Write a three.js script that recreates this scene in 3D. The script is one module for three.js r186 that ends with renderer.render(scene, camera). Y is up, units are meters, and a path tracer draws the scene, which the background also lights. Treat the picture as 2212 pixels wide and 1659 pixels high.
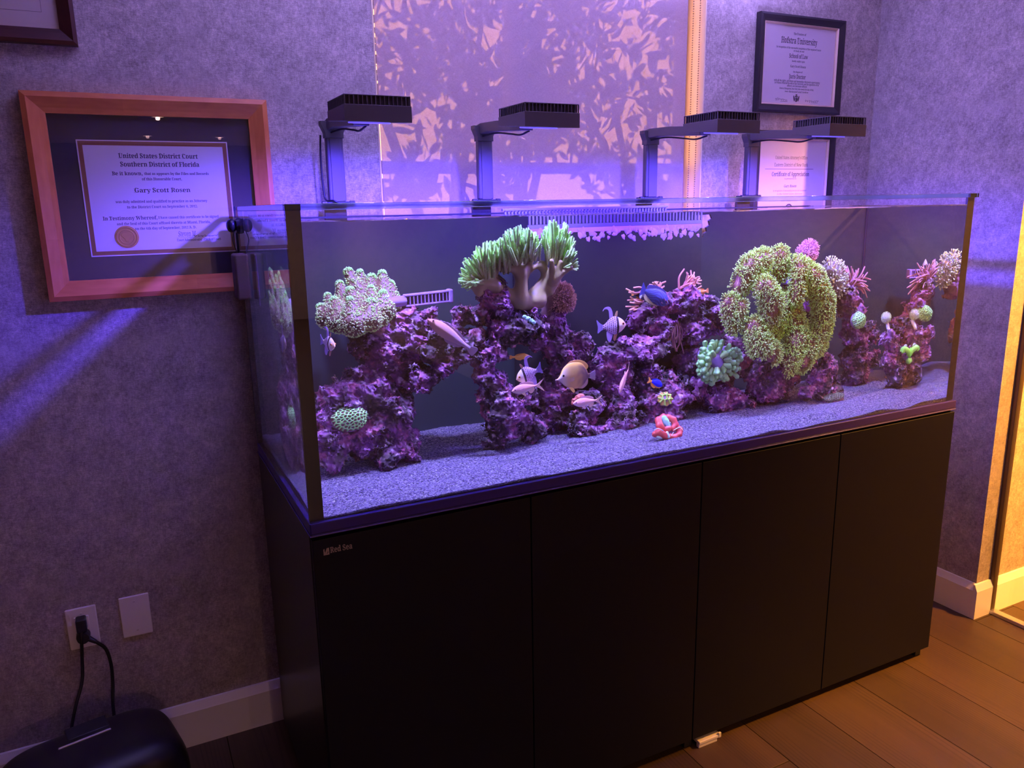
import * as THREE from 'three';
import { RoundedBoxGeometry } from 'three/addons/geometries/RoundedBoxGeometry.js';
import { TextGeometry } from 'three/addons/geometries/TextGeometry.js';
import { FontLoader } from 'three/addons/loaders/FontLoader.js';
import { mergeGeometries } from 'three/addons/utils/BufferGeometryUtils.js';
import { RectAreaLightUniformsLib } from 'three/addons/lights/RectAreaLightUniformsLib.js';

// ------------------------------------------------------------------ camera, sky, lights, exposure
const renderer = new THREE.WebGLRenderer({ antialias: true });
renderer.toneMapping = THREE.LinearToneMapping;
renderer.toneMappingExposure = 1.0;
renderer.shadowMap.enabled = true;
RectAreaLightUniformsLib.init();
const scene = new THREE.Scene();
const FOCAL = 1690.11, PW = 2212, PH = 1659;
const camera = new THREE.PerspectiveCamera(2 * Math.atan(PH / 2 / FOCAL) * 180 / Math.PI, PW / PH, 0.05, 60);
camera.rotation.order = 'YXZ';
camera.position.set(-0.2854, 1.5025, 1.4965);
camera.rotation.set(-0.2247, -0.4608, -0.0185);
camera.updateMatrixWorld(true);
scene.background = new THREE.Color().setRGB(5.5, 2.4, 0.8);      // dusk sky, seen only through the window
scene.backgroundIntensity = 1.0;
const LAMP_BLUE = { color: [0.085, 0.045, 1.0], intensity: 14, angle: 1.52, penumbra: 0.5 };   // actinic diodes, wide optic
const LAMP_WHITE = { color: [0.68, 0.92, 0.66], intensity: 1.8, angle: 0.95, penumbra: 0.35 }; // white diodes, narrower optic
const ADDED_UPLIGHT = { color: [0.36, 0.27, 1.0], intensity: 8.6, angle: 0.95, penumbra: 0.6 };   // added uplight on the lamp tops, turns the ceiling purple
const HALL = { color: [1.0, 0.42, 0.09], intensity: 11.0 };
const WASHER = { color: [1.0, 0.385, 0.05], intensity: 88.0 };
const OFFICE = { color: [1.0, 0.56, 0.50], intensity: 17 };

// ------------------------------------------------------------------ helpers
let seed = 12345;
const rnd = () => { seed = (seed + 0x6d2b79f5) | 0; let t = Math.imul(seed ^ (seed >>> 15), 1 | seed); t = (t + Math.imul(t ^ (t >>> 7), 61 | t)) ^ t; return ((t ^ (t >>> 14)) >>> 0) / 4294967296; };
const rr = (a, b) => a + (b - a) * rnd();
const V = (x, y, z) => new THREE.Vector3(x, y, z);
const lerp = (a, b, t) => a + (b - a) * t, clamp = (x, a = 0, b = 1) => Math.min(b, Math.max(a, x));
const smooth = (a, b, x) => { const t = clamp((x - a) / (b - a)); return t * t * (3 - 2 * t); };
const mix3 = (a, b, t) => [lerp(a[0], b[0], t), lerp(a[1], b[1], t), lerp(a[2], b[2], t)];
const PERM = new Uint8Array(512);
{ const p = Array.from({ length: 256 }, (_, i) => i); for (let i = 255; i > 0; i--) { const j = Math.floor(rnd() * (i + 1)); [p[i], p[j]] = [p[j], p[i]]; } for (let i = 0; i < 512; i++) PERM[i] = p[i & 255]; }
const grad = (h, x, y, z) => { const u = (h & 8) ? y : x, v = (h & 12) === 0 ? y : ((h & 13) === 12 ? x : z); return ((h & 1) ? -u : u) + ((h & 2) ? -v : v); };
function noise(x, y, z) {
  const fx = Math.floor(x), fy = Math.floor(y), fz = Math.floor(z), X = fx & 255, Y = fy & 255, Z = fz & 255;
  x -= fx; y -= fy; z -= fz;
  const u = x * x * x * (x * (x * 6 - 15) + 10), v = y * y * y * (y * (y * 6 - 15) + 10), w = z * z * z * (z * (z * 6 - 15) + 10);
  const A = PERM[X] + Y, AA = PERM[A] + Z, AB = PERM[A + 1] + Z, B = PERM[X + 1] + Y, BA = PERM[B] + Z, BB = PERM[B + 1] + Z;
  return lerp(lerp(lerp(grad(PERM[AA] & 15, x, y, z), grad(PERM[BA] & 15, x - 1, y, z), u), lerp(grad(PERM[AB] & 15, x, y - 1, z), grad(PERM[BB] & 15, x - 1, y - 1, z), u), v),
    lerp(lerp(grad(PERM[AA + 1] & 15, x, y, z - 1), grad(PERM[BA + 1] & 15, x - 1, y, z - 1), u), lerp(grad(PERM[AB + 1] & 15, x, y - 1, z - 1), grad(PERM[BB + 1] & 15, x - 1, y - 1, z - 1), u), v), w);
}
const fbm = (x, y, z, o = 3) => { let s = 0, a = 0.5; for (let i = 0; i < o; i++) { s += a * noise(x, y, z); x *= 2.03; y *= 2.03; z *= 2.03; a *= 0.5; } return s; };

// a pixel of the photograph as a ray; through the front pane the ray bends into the water
const CAM = camera.position.clone(), CQ = camera.quaternion.clone();
const rayAt = (u, v) => V((u - PW / 2) / FOCAL, -(v - PH / 2) / FOCAL, -1).applyQuaternion(CQ).normalize();
function A(u, v, axis, value) { const d = rayAt(u, v); return CAM.clone().addScaledVector(d, (value - CAM[axis]) / d[axis]); }
// depth in the tank: rows of rock and coral stand a little farther back than their first guess
const deep = (u, z) => z - (0.07 + 0.045 * clamp((920 - u) / 40)) * clamp((z + 0.46) / 0.16);
const W = (u, v, z) => W0(u, v, deep(u, z));
function W0(u, v, z) {
  const d = rayAt(u, v), p = CAM.clone().addScaledVector(d, (-0.006 - CAM.z) / d.z), t = V(d.x / 1.333, d.y / 1.333, 0);
  t.z = -Math.sqrt(1 - t.x * t.x - t.y * t.y);
  return p.addScaledVector(t, (z - p.z) / t.z);
}
const px = (u, v, z) => Math.abs(W(u, v + 10, z).y - W(u, v, z).y) / 10;      // metres per photo pixel there

const used = new Map();
function numbered(n) { const k = used.get(n) ?? 0; used.set(n, k + 1); return k ? n + '_' + String(k).padStart(3, '0') : n; }
function tag(o, label, category, group, kind) { if (label) o.userData.label = label; if (category) o.userData.category = category; if (group) o.userData.group = group; if (kind) o.userData.kind = kind; return o; }
function thing(name, label, category, pos = [0, 0, 0], group) { const o = new THREE.Group(); o.name = numbered(name); o.position.set(...pos); scene.add(o); return tag(o, label, category, group); }
function M(name, geo, mat, parent = scene, pos) {
  const m = new THREE.Mesh(geo, mat); m.name = parent === scene ? numbered(name) : name; m.castShadow = m.receiveShadow = true;
  if (pos) m.position.set(...pos); parent.add(m); return m;
}
function struct(name, geo, mat, pos) { const m = M(name, geo, mat, scene, pos); m.userData.kind = 'structure'; return m; }
const box = (w, h, d, x = 0, y = 0, z = 0) => new THREE.BoxGeometry(w, h, d).translate(x, y, z);
const bx = (x0, x1, y0, y1, z0, z1) => box(x1 - x0, y1 - y0, z1 - z0, (x0 + x1) / 2, (y0 + y1) / 2, (z0 + z1) / 2);
const rbx = (x0, x1, y0, y1, z0, z1, r = 0.002, s = 2) => new RoundedBoxGeometry(x1 - x0, y1 - y0, z1 - z0, s, r).translate((x0 + x1) / 2, (y0 + y1) / 2, (z0 + z1) / 2);
function uvMetres(g, s = 1) {           // box mapping: uv in metres by the face's main axis
  const p = g.attributes.position, n = g.attributes.normal, uv = new Float32Array(p.count * 2);
  for (let i = 0; i < p.count; i++) { const ax = Math.abs(n.getX(i)), ay = Math.abs(n.getY(i)), az = Math.abs(n.getZ(i)); const [a, b] = ax > ay && ax > az ? [p.getZ(i), p.getY(i)] : ay > az ? [p.getX(i), p.getZ(i)] : [p.getX(i), p.getY(i)]; uv[2 * i] = a * s; uv[2 * i + 1] = b * s; }
  g.setAttribute('uv', new THREE.BufferAttribute(uv, 2)); return g;
}
const merge = (l) => mergeGeometries(l.map((g) => (g.index ? g.toNonIndexed() : g)).map((g) => { for (const k of Object.keys(g.attributes)) if (!['position', 'normal', 'uv', 'color'].includes(k)) g.deleteAttribute(k); return g; }));
const tube = (pts, r, seg = 24, sides = 8) => new THREE.TubeGeometry(new THREE.CatmullRomCurve3(pts), seg, r, sides);
// a tapered round-ended tube; radius(t)
function taper(pts, radius, seg = 12, sides = 7, colour) {
  const c = new THREE.CatmullRomCurve3(pts), f = c.computeFrenetFrames(seg, false), pos = [], nor = [], col = [], idx = [];
  for (let i = 0; i <= seg; i++) {
    const t = i / seg, p = c.getPointAt(t), r = radius(t);
    for (let j = 0; j < sides; j++) { const a = j / sides * 2 * Math.PI, n = f.normals[i].clone().multiplyScalar(Math.cos(a)).addScaledVector(f.binormals[i], Math.sin(a)); pos.push(p.x + n.x * r, p.y + n.y * r, p.z + n.z * r); nor.push(n.x, n.y, n.z); if (colour) col.push(...colour(t)); }
  }
  for (let i = 0; i < seg; i++) for (let j = 0; j < sides; j++) { const a = i * sides + j, b = i * sides + (j + 1) % sides; idx.push(a, b, a + sides, b, b + sides, a + sides); }
  for (const e of [0, seg]) { const p = c.getPointAt(e / seg), t = c.getTangentAt(e / seg).multiplyScalar(e ? 1 : -1), r = radius(e / seg) * 0.6, k = pos.length / 3; pos.push(p.x + t.x * r, p.y + t.y * r, p.z + t.z * r); nor.push(t.x, t.y, t.z); if (colour) col.push(...colour(e / seg)); for (let j = 0; j < sides; j++) { const a = e * sides + j, b = e * sides + (j + 1) % sides; e ? idx.push(a, b, k) : idx.push(b, a, k); } }
  const g = new THREE.BufferGeometry(); g.setIndex(idx); g.setAttribute('position', new THREE.Float32BufferAttribute(pos, 3)); g.setAttribute('normal', new THREE.Float32BufferAttribute(nor, 3));
  if (colour) g.setAttribute('color', new THREE.Float32BufferAttribute(col, 3));
  return g;
}
// surface nets over a distance field
function surface(sdf, lo, hi, cell, colour) {
  const n = [0, 1, 2].map((k) => Math.ceil((hi[k] - lo[k]) / cell) + 2), [nx, ny, nz] = n, val = new Float32Array(nx * ny * nz), S = 4;
  const at = (i, j, k) => sdf(lo[0] + (i - 0.5) * cell, lo[1] + (j - 0.5) * cell, lo[2] + (k - 0.5) * cell);
  for (let K = 0; K < nz; K += S) for (let J = 0; J < ny; J += S) for (let I = 0; I < nx; I += S) {
    const d = at(I + 1.5, J + 1.5, K + 1.5), far = Math.abs(d) > cell * S * 1.9 + 0.006;
    for (let k = K; k < Math.min(K + S, nz); k++) for (let j = J; j < Math.min(J + S, ny); j++) for (let i = I; i < Math.min(I + S, nx); i++) val[(k * ny + j) * nx + i] = far ? d : at(i, j, k);
  }
  for (let k = 0; k < nz; k++) for (let j = 0; j < ny; j++) for (let i = 0; i < nx; i++) if (!i || !j || !k || i === nx - 1 || j === ny - 1 || k === nz - 1) { const q = (k * ny + j) * nx + i; if (val[q] <= 0) val[q] = cell * 0.2; }
  const id = new Int32Array(nx * ny * nz).fill(-1), pos = [], idx = [], E = [[0, 1], [0, 2], [0, 4], [1, 3], [1, 5], [2, 3], [2, 6], [3, 7], [4, 5], [4, 6], [5, 7], [6, 7]];
  const off = [0, 1, nx, nx + 1, nx * ny, nx * ny + 1, nx * ny + nx, nx * ny + nx + 1];
  for (let k = 0; k < nz - 1; k++) for (let j = 0; j < ny - 1; j++) for (let i = 0; i < nx - 1; i++) {
    const q = (k * ny + j) * nx + i; let m = 0; for (let c = 0; c < 8; c++) if (val[q + off[c]] < 0) m |= 1 << c;
    if (m === 0 || m === 255) continue;
    let x = 0, y = 0, z = 0, s = 0;
    for (const [a, b] of E) if (((m >> a) & 1) !== ((m >> b) & 1)) { const va = val[q + off[a]], vb = val[q + off[b]], t = va / (va - vb); x += lerp(a & 1, b & 1, t); y += lerp((a >> 1) & 1, (b >> 1) & 1, t); z += lerp(a >> 2, b >> 2, t); s++; }
    id[q] = pos.length / 3; pos.push(lo[0] + (i + x / s - 0.5) * cell, lo[1] + (j + y / s - 0.5) * cell, lo[2] + (k + z / s - 0.5) * cell);
  }
  const quad = (a, b, c, d, flip) => { if (a < 0 || b < 0 || c < 0 || d < 0) return; flip ? idx.push(a, c, b, b, c, d) : idx.push(a, b, c, b, d, c); };
  for (let k = 1; k < nz - 1; k++) for (let j = 1; j < ny - 1; j++) for (let i = 1; i < nx - 1; i++) {
    const q = (k * ny + j) * nx + i, v = val[q] < 0;
    if (v !== (val[q + 1] < 0)) quad(id[q - nx - nx * ny], id[q - nx * ny], id[q - nx], id[q], !v);
    if (v !== (val[q + nx] < 0)) quad(id[q - 1 - nx * ny], id[q - nx * ny], id[q - 1], id[q], v);
    if (v !== (val[q + nx * ny] < 0)) quad(id[q - 1 - nx], id[q - nx], id[q - 1], id[q], !v);
  }
  const g = new THREE.BufferGeometry(); g.setIndex(idx); g.setAttribute('position', new THREE.Float32BufferAttribute(pos, 3)); g.computeVertexNormals();
  if (colour) { const p = g.attributes.position, c = new Float32Array(p.count * 3); for (let i = 0; i < p.count; i++) c.set(colour(p.getX(i), p.getY(i), p.getZ(i)), 3 * i); g.setAttribute('color', new THREE.BufferAttribute(c, 3)); }
  return g;
}
const smin = (a, b, k) => { const h = Math.max(k - Math.abs(a - b), 0) / k; return Math.min(a, b) - h * h * k * 0.25; };
// distance to round cones / spheres: {a, b, ra, rb}
function field(parts, k) {
  const P = parts.map((s) => { const b = s.b ?? s.a, d = b.clone().sub(s.a); return { x: s.a.x, y: s.a.y, z: s.a.z, dx: d.x, dy: d.y, dz: d.z, l: Math.max(d.lengthSq(), 1e-12), ra: s.ra, rb: s.rb ?? s.ra }; });
  return (x, y, z) => { let d = 1; for (const s of P) { const qx = x - s.x, qy = y - s.y, qz = z - s.z, t = clamp((qx * s.dx + qy * s.dy + qz * s.dz) / s.l), ex = qx - t * s.dx, ey = qy - t * s.dy, ez = qz - t * s.dz; d = smin(d, Math.sqrt(ex * ex + ey * ey + ez * ez) - lerp(s.ra, s.rb, t), k); } return d; };
}
function bounds(parts, pad) { const b = new THREE.Box3(); for (const s of parts) for (const [p, r] of [[s.a, s.ra], [s.b ?? s.a, s.rb ?? s.ra]]) { b.expandByPoint(p.clone().addScalar(r)); b.expandByPoint(p.clone().subScalar(0).addScalar(-r)); } b.expandByScalar(pad); return b; }
// random points on a mesh: [{p, n}]
function sample(g, count, keep) {
  const P = g.attributes.position, N = g.attributes.normal, ix = g.index.array, acc = []; let sum = 0;
  const a = V(), b = V(), c = V();
  for (let i = 0; i < ix.length; i += 3) { a.fromBufferAttribute(P, ix[i]); b.fromBufferAttribute(P, ix[i + 1]); c.fromBufferAttribute(P, ix[i + 2]); sum += b.sub(a).cross(c.sub(a)).length(); acc.push(sum); }
  const out = []; let guard = count * 20;
  while (out.length < count && guard-- > 0) {
    const r = rnd() * sum; let l = 0, h = acc.length - 1; while (l < h) { const m = (l + h) >> 1; if (acc[m] < r) l = m + 1; else h = m; }
    let u = rnd(), v = rnd(); if (u + v > 1) { u = 1 - u; v = 1 - v; }
    const t = [ix[3 * l], ix[3 * l + 1], ix[3 * l + 2]], w = [1 - u - v, u, v], p = V(), n = V();
    t.forEach((q, k) => { p.addScaledVector(a.fromBufferAttribute(P, q), w[k]); n.addScaledVector(b.fromBufferAttribute(N, q), w[k]); });
    n.normalize(); if (!keep || keep(p, n)) out.push({ p, n });
  }
  return out;
}
function instanced(name, geo, mat, parent, mats, cols) { const m = new THREE.InstancedMesh(geo, mat, mats.length); m.name = name; mats.forEach((x, i) => m.setMatrixAt(i, x)); if (cols) cols.forEach((c, i) => m.setColorAt(i, new THREE.Color().setRGB(...c))); m.userData.kind = 'stuff'; m.castShadow = true; parent.add(m); return m; }
const UPV = V(0, 1, 0);
const along = (p, dir, sx = 1, sy = 1, roll = 0) => new THREE.Matrix4().compose(p, new THREE.Quaternion().setFromUnitVectors(UPV, dir.clone().normalize()).multiply(new THREE.Quaternion().setFromAxisAngle(UPV, roll)), V(sx, sy, sx));
// materials
const std = (rgb, rough = 0.6, extra = {}) => { const m = new THREE.MeshStandardMaterial({ roughness: rough, ...extra }); m.color.setRGB(...rgb); return m; };
const phys = (rgb, rough = 0.5, extra = {}) => { const m = new THREE.MeshPhysicalMaterial({ roughness: rough, ...extra }); m.color.setRGB(...rgb); return m; };
const vcol = (rough = 0.6, extra = {}) => new THREE.MeshStandardMaterial({ color: 0xffffff, vertexColors: true, roughness: rough, ...extra });
function dataTex(w, h, f, srgb = false, rep = true) {
  const d = new Uint8Array(w * h * 4); for (let y = 0; y < h; y++) for (let x = 0; x < w; x++) { const c = f(x, y), o = (y * w + x) * 4; d[o] = c[0] * 255; d[o + 1] = c[1] * 255; d[o + 2] = c[2] * 255; d[o + 3] = 255; }
  const t = new THREE.DataTexture(d, w, h); t.magFilter = t.minFilter = THREE.LinearFilter; if (rep) t.wrapS = t.wrapT = THREE.RepeatWrapping; if (srgb) t.colorSpace = THREE.SRGBColorSpace; t.needsUpdate = true; return t;
}
const tn = (x, y, s, f, z = 0) => { // tiling noise over s pixels
  const a = x / s * 2 * Math.PI, b = y / s * 2 * Math.PI, R = f / (2 * Math.PI); return noise(Math.cos(a) * R + 7 + z, Math.sin(a) * R + Math.cos(b) * R + 31, Math.sin(b) * R + 3 - z); };
function canvas(w, h, draw) { const c = document.createElement('canvas'); c.width = w; c.height = h; draw(c.getContext('2d'), w, h); const t = new THREE.CanvasTexture(c); t.colorSpace = THREE.SRGBColorSpace; t.magFilter = THREE.LinearFilter; return t; }
const font = await new FontLoader().loadAsync('fonts/droid/droid_serif_bold.typeface.json');

const pn = (x, y, s, fx, fy, z) => { // noise that tiles over s pixels: blended with its own wrap
  const a = x / s * fx, b = y / s * fy, u = smooth(0.8, 1, x / s), v = smooth(0.8, 1, y / s), Z = z * 17.3 + 0.5, n = (p, q) => noise(p, q, Z); const r = (q) => (u > 0 ? lerp(n(a, q), n(a - fx, q), u) : n(a, q)); return v > 0 ? lerp(r(b), r(b - fy), v) : r(b); };
// ------------------------------------------------------------------ shared materials
const wallMap = (() => { const s = 1024; return dataTex(s, s, (x, y) => {
  let v = 0.82 + 0.06 * pn(x, y, s, 5, 5, 1) + 0.07 * pn(x, y, s, 16, 13, 2) + 0.08 * pn(x, y, s, 44, 38, 3) + 0.09 * pn(x, y, s, 150, 60, 4) + 0.09 * pn(x, y, s, 60, 160, 5) + 0.13 * pn(x, y, s, 260, 260, 6);
  const cr = Math.abs(pn(x, y, s, 18, 16, 7) + 0.3 * pn(x, y, s, 60, 60, 8)); v -= 0.08 * (1 - smooth(0.0, 0.04, cr)) * smooth(0.02, 0.3, pn(x, y, s, 9, 9, 9));
  v = clamp(v, 0.3, 1); return [v, v * 0.985, v * 0.97]; }, true); })();
const wallMat = std([0.60, 0.53, 0.50], 0.85, { map: wallMap, bumpMap: wallMap, bumpScale: 0.0005 });
const ceilMat = std([0.82, 0.80, 0.78], 0.9);
const trimMat = std([0.86, 0.83, 0.80], 0.42);
const blackSatin = std([0.012, 0.011, 0.014], 0.42);
const blackMatt = std([0.016, 0.015, 0.018], 0.6);
const blackGloss = phys([0.012, 0.011, 0.016], 0.18);
const lampMat = std([0.085, 0.072, 0.078], 0.5);
const pane = (extra = {}) => phys([1, 1, 1], 0, { transmission: 1, thickness: 0, ior: 1.5, ...extra });
const paneMat = pane();
const metalMat = std([0.62, 0.6, 0.6], 0.3, { metalness: 0.9 });
const cordMat = std([0.012, 0.011, 0.012], 0.5);
const plateMat = phys([0.88, 0.84, 0.80], 0.32);

// ------------------------------------------------------------------ the room
const BW = -0.70, RWX = 2.37, END = -0.09, CEIL = 2.42, TH = 0.16, WX0 = 0.405, WX1 = 1.545, WY0 = 1.0, WY1 = 2.33;
{
  const sub = struct('floor', uvMetres(bx(-3.2, 5.2, -0.12, -0.012, -1.0, 9.7)), std([0.05, 0.03, 0.02], 0.8));
  const S = 512, T = 1024, woodMaps = [0, 1, 2, 3].map((k) => dataTex(S, T, (x, y) => {
    const a = x / S, b = y / T, cx = 0.5 + 0.35 * Math.sin(k * 2.1), bend = (b - 0.3 - 0.13 * k) * 2.2;
    const r = Math.sqrt((a - cx) ** 2 * 9 + (bend * 0.55) ** 2) + 0.10 * fbm(a * 3 + k * 9, b * 2.4, k * 5, 3), ring = Math.pow(0.5 + 0.5 * Math.sin(r * (30 + 6 * k) + 5 * noise(a * 1.3 + k, b * 1.1, k)), 4) * smooth(-0.25, 0.35, noise(a * 2.2 + 9 * k, b * 1.4, k * 3 + 1));
    const fine = noise(a * 160, b * 9, k * 3 + 20) * 0.5 + noise(a * 330, b * 14, k + 50) * 0.4, edge = 1;
    const v = (0.66 - 0.13 * ring + 0.10 * fine + 0.16 * fbm(a * 2 + 40, b * 2, k * 7, 3)) * edge;
    return [clamp(v * 0.92), clamp(v * 0.74), clamp(v * 0.58)]; }, true, false));
  const woods = woodMaps.map((t, k) => [0.23, 0.19, 0.27, 0.21].map((c) => std([c, c * 0.9, c * 0.8], 0.48, { map: t, bumpMap: t, bumpScale: 0.00012 }))).flat();
  const PWD = 0.228, geos = new Map();
  for (let i = -14; i < 10; i++) {
    let z = -0.70 - ((i * 7919 % 100 + 100) % 100) / 100 * 1.6; const x0 = 1.438 + i * PWD;
    while (z < 2.4) {
      const z0 = Math.max(z, -0.86), z1 = Math.min(z + 1.85, 2.4); z += 1.85; if (z1 - z0 < 0.05) continue;
      const key = (z1 - z0).toFixed(3); if (!geos.has(key)) { const g = new RoundedBoxGeometry(PWD - 0.0016, 0.012, z1 - z0 - 0.0016, 1, 0.0012), p = g.attributes.position, uv = g.attributes.uv; for (let q = 0; q < p.count; q++) uv.setXY(q, p.getX(q) / PWD + 0.5, p.getZ(q) / 1.85 + 0.5); geos.set(key, g); }
      M('plank', geos.get(key), woods[Math.floor(rnd() * woods.length)], sub, [x0 + PWD / 2, -0.006, (z0 + z1) / 2]);
    }
  }
  M('far_planks', uvMetres(bx(-3.1, 4.2, -0.012, 0, 2.4, 9.6), 1), woods[1], sub);
  // back wall with the window opening
  const wall = (name, list) => struct(name, merge(list.map((g) => uvMetres(g, 1 / 0.62))), wallMat);
  wall('wall_back', [bx(-3.1, WX0, 0, CEIL, BW - TH, BW), bx(WX1, RWX + 0.1, 0, CEIL, BW - TH, BW), bx(WX0, WX1, 0, WY0, BW - TH, BW), bx(WX0, WX1, WY1, CEIL, BW - TH, BW)]);
  wall('wall_right', [bx(RWX, RWX + 0.12, 0, CEIL, BW, END - 0.1), bx(RWX, 4.3, 0, CEIL, END - 0.1, END)]);
  wall('wall_left', [bx(-3.2, -3.05, 0, CEIL, BW - TH, 9.7)]);
  wall('wall_front', [bx(-3.2, 5.0, 0, CEIL, 9.55, 9.7)]);
  wall('wall_hall', [bx(4.2, 4.35, 0, CEIL, END - 0.1, 9.7)]);
  struct('ceiling', bx(-3.2, 5.0, CEIL, CEIL + 0.12, -1.0, 9.7), ceilMat);
  // baseboards: profile swept along x or z
  const prof = () => { const s = new THREE.Shape(); s.moveTo(0, 0); s.lineTo(0.016, 0); s.lineTo(0.016, 0.108); s.lineTo(0.0145, 0.111); s.lineTo(0.006, 0.132); s.lineTo(0, 0.133); s.lineTo(0, 0); return s; };
  const baseX = (x0, x1, z, hgt = 1) => { const g = new THREE.ExtrudeGeometry(prof(), { depth: x1 - x0, bevelEnabled: false }); g.rotateY(-Math.PI / 2); g.translate(0, 0, 0); g.scale(1, hgt, 1); const m = new THREE.Matrix4(); g.translate(x1, 0, z); return g; };
  const baseZ = (z0, z1, x) => { const g = new THREE.ExtrudeGeometry(prof(), { depth: z1 - z0, bevelEnabled: false }); g.scale(-1, 1, 1); const ix = g.index; for (let i = 0; i < g.attributes.position.count; i += 3) { const a = g.attributes.position; for (const at of [a, g.attributes.normal, g.attributes.uv]) { const k = at.itemSize; for (let c = 0; c < k; c++) { const t = at.array[(i + 1) * k + c]; at.array[(i + 1) * k + c] = at.array[(i + 2) * k + c]; at.array[(i + 2) * k + c] = t; } } } g.translate(x, 0, z0); g.deleteAttribute('normal'); g.computeVertexNormals(); return g; };
  struct('baseboard_back', baseX(-3.05, RWX, BW), trimMat);
  struct('baseboard_right', baseZ(BW, END - 0.0004, RWX), trimMat);
  struct('baseboard_end', baseX(RWX - 0.016, 2.446, END), trimMat);
  struct('baseboard_hall', baseX(2.472, 4.2, END), trimMat);
  // glass partition with its channel
  const gp = struct('window_2', bx(2.453, 2.465, 0.012, 2.40, END + 0.006, 4.6), paneMat);
  struct('trim_1', rbx(2.444, 2.474, 0, 0.014, END + 0.004, 4.6, 0.002), metalMat);
  struct('trim_2', rbx(2.446, 2.472, 0.014, 2.41, END + 0.001, END + 0.016, 0.002), std([0.10, 0.07, 0.05], 0.45, { metalness: 0.5 }));
  struct('wall_partition', uvMetres(bx(2.42, 2.50, 0, CEIL, 4.6, 9.55), 1 / 0.62), wallMat);
}
// window: frame, mullion, rails, panes
{
  const Z0 = BW - TH + 0.02, fm = std([0.20, 0.16, 0.13], 0.5), g = struct('window_1', merge([bx(WX0, WX1, WY0, WY0 + 0.05, Z0, Z0 + 0.05), bx(WX0, WX1, WY1 - 0.05, WY1, Z0, Z0 + 0.05), bx(WX0, WX0 + 0.02, WY0, WY1, Z0, Z0 + 0.05), bx(WX1 - 0.02, WX1, WY0, WY1, Z0, Z0 + 0.05)]), fm);
  M('mullion', rbx(0.86, 0.90, 1.79, WY1 - 0.05, Z0 + 0.005, Z0 + 0.045, 0.003), fm, g);
  M('rail', rbx(WX0 + 0.02, WX1 - 0.02, 1.60, 1.635, Z0 + 0.005, Z0 + 0.045, 0.003), fm, g);
  for (const [a, b, c, d] of [[WX0 + 0.02, WX1 - 0.02, WY0 + 0.05, 1.60], [WX0 + 0.02, WX1 - 0.02, 1.635, WY1 - 0.05]]) M('pane', bx(a, b, c, d, Z0 + 0.02, Z0 + 0.024), paneMat, g);
  const sill = std([0.85, 0.72, 0.42], 0.6);
  struct('trim_3', merge([bx(WX1 - 0.004, WX1 + 0.0005, WY0, WY1, BW - TH + 0.07, BW + 0.001), bx(WX0 - 0.0005, WX0 + 0.004, WY0, WY1, BW - TH + 0.07, BW + 0.001)]), sill);
  struct('trim_4', rbx(WX0, WX1, WY0, WY0 + 0.02, BW - TH + 0.07, BW + 0.01, 0.004), trimMat);
}

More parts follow.
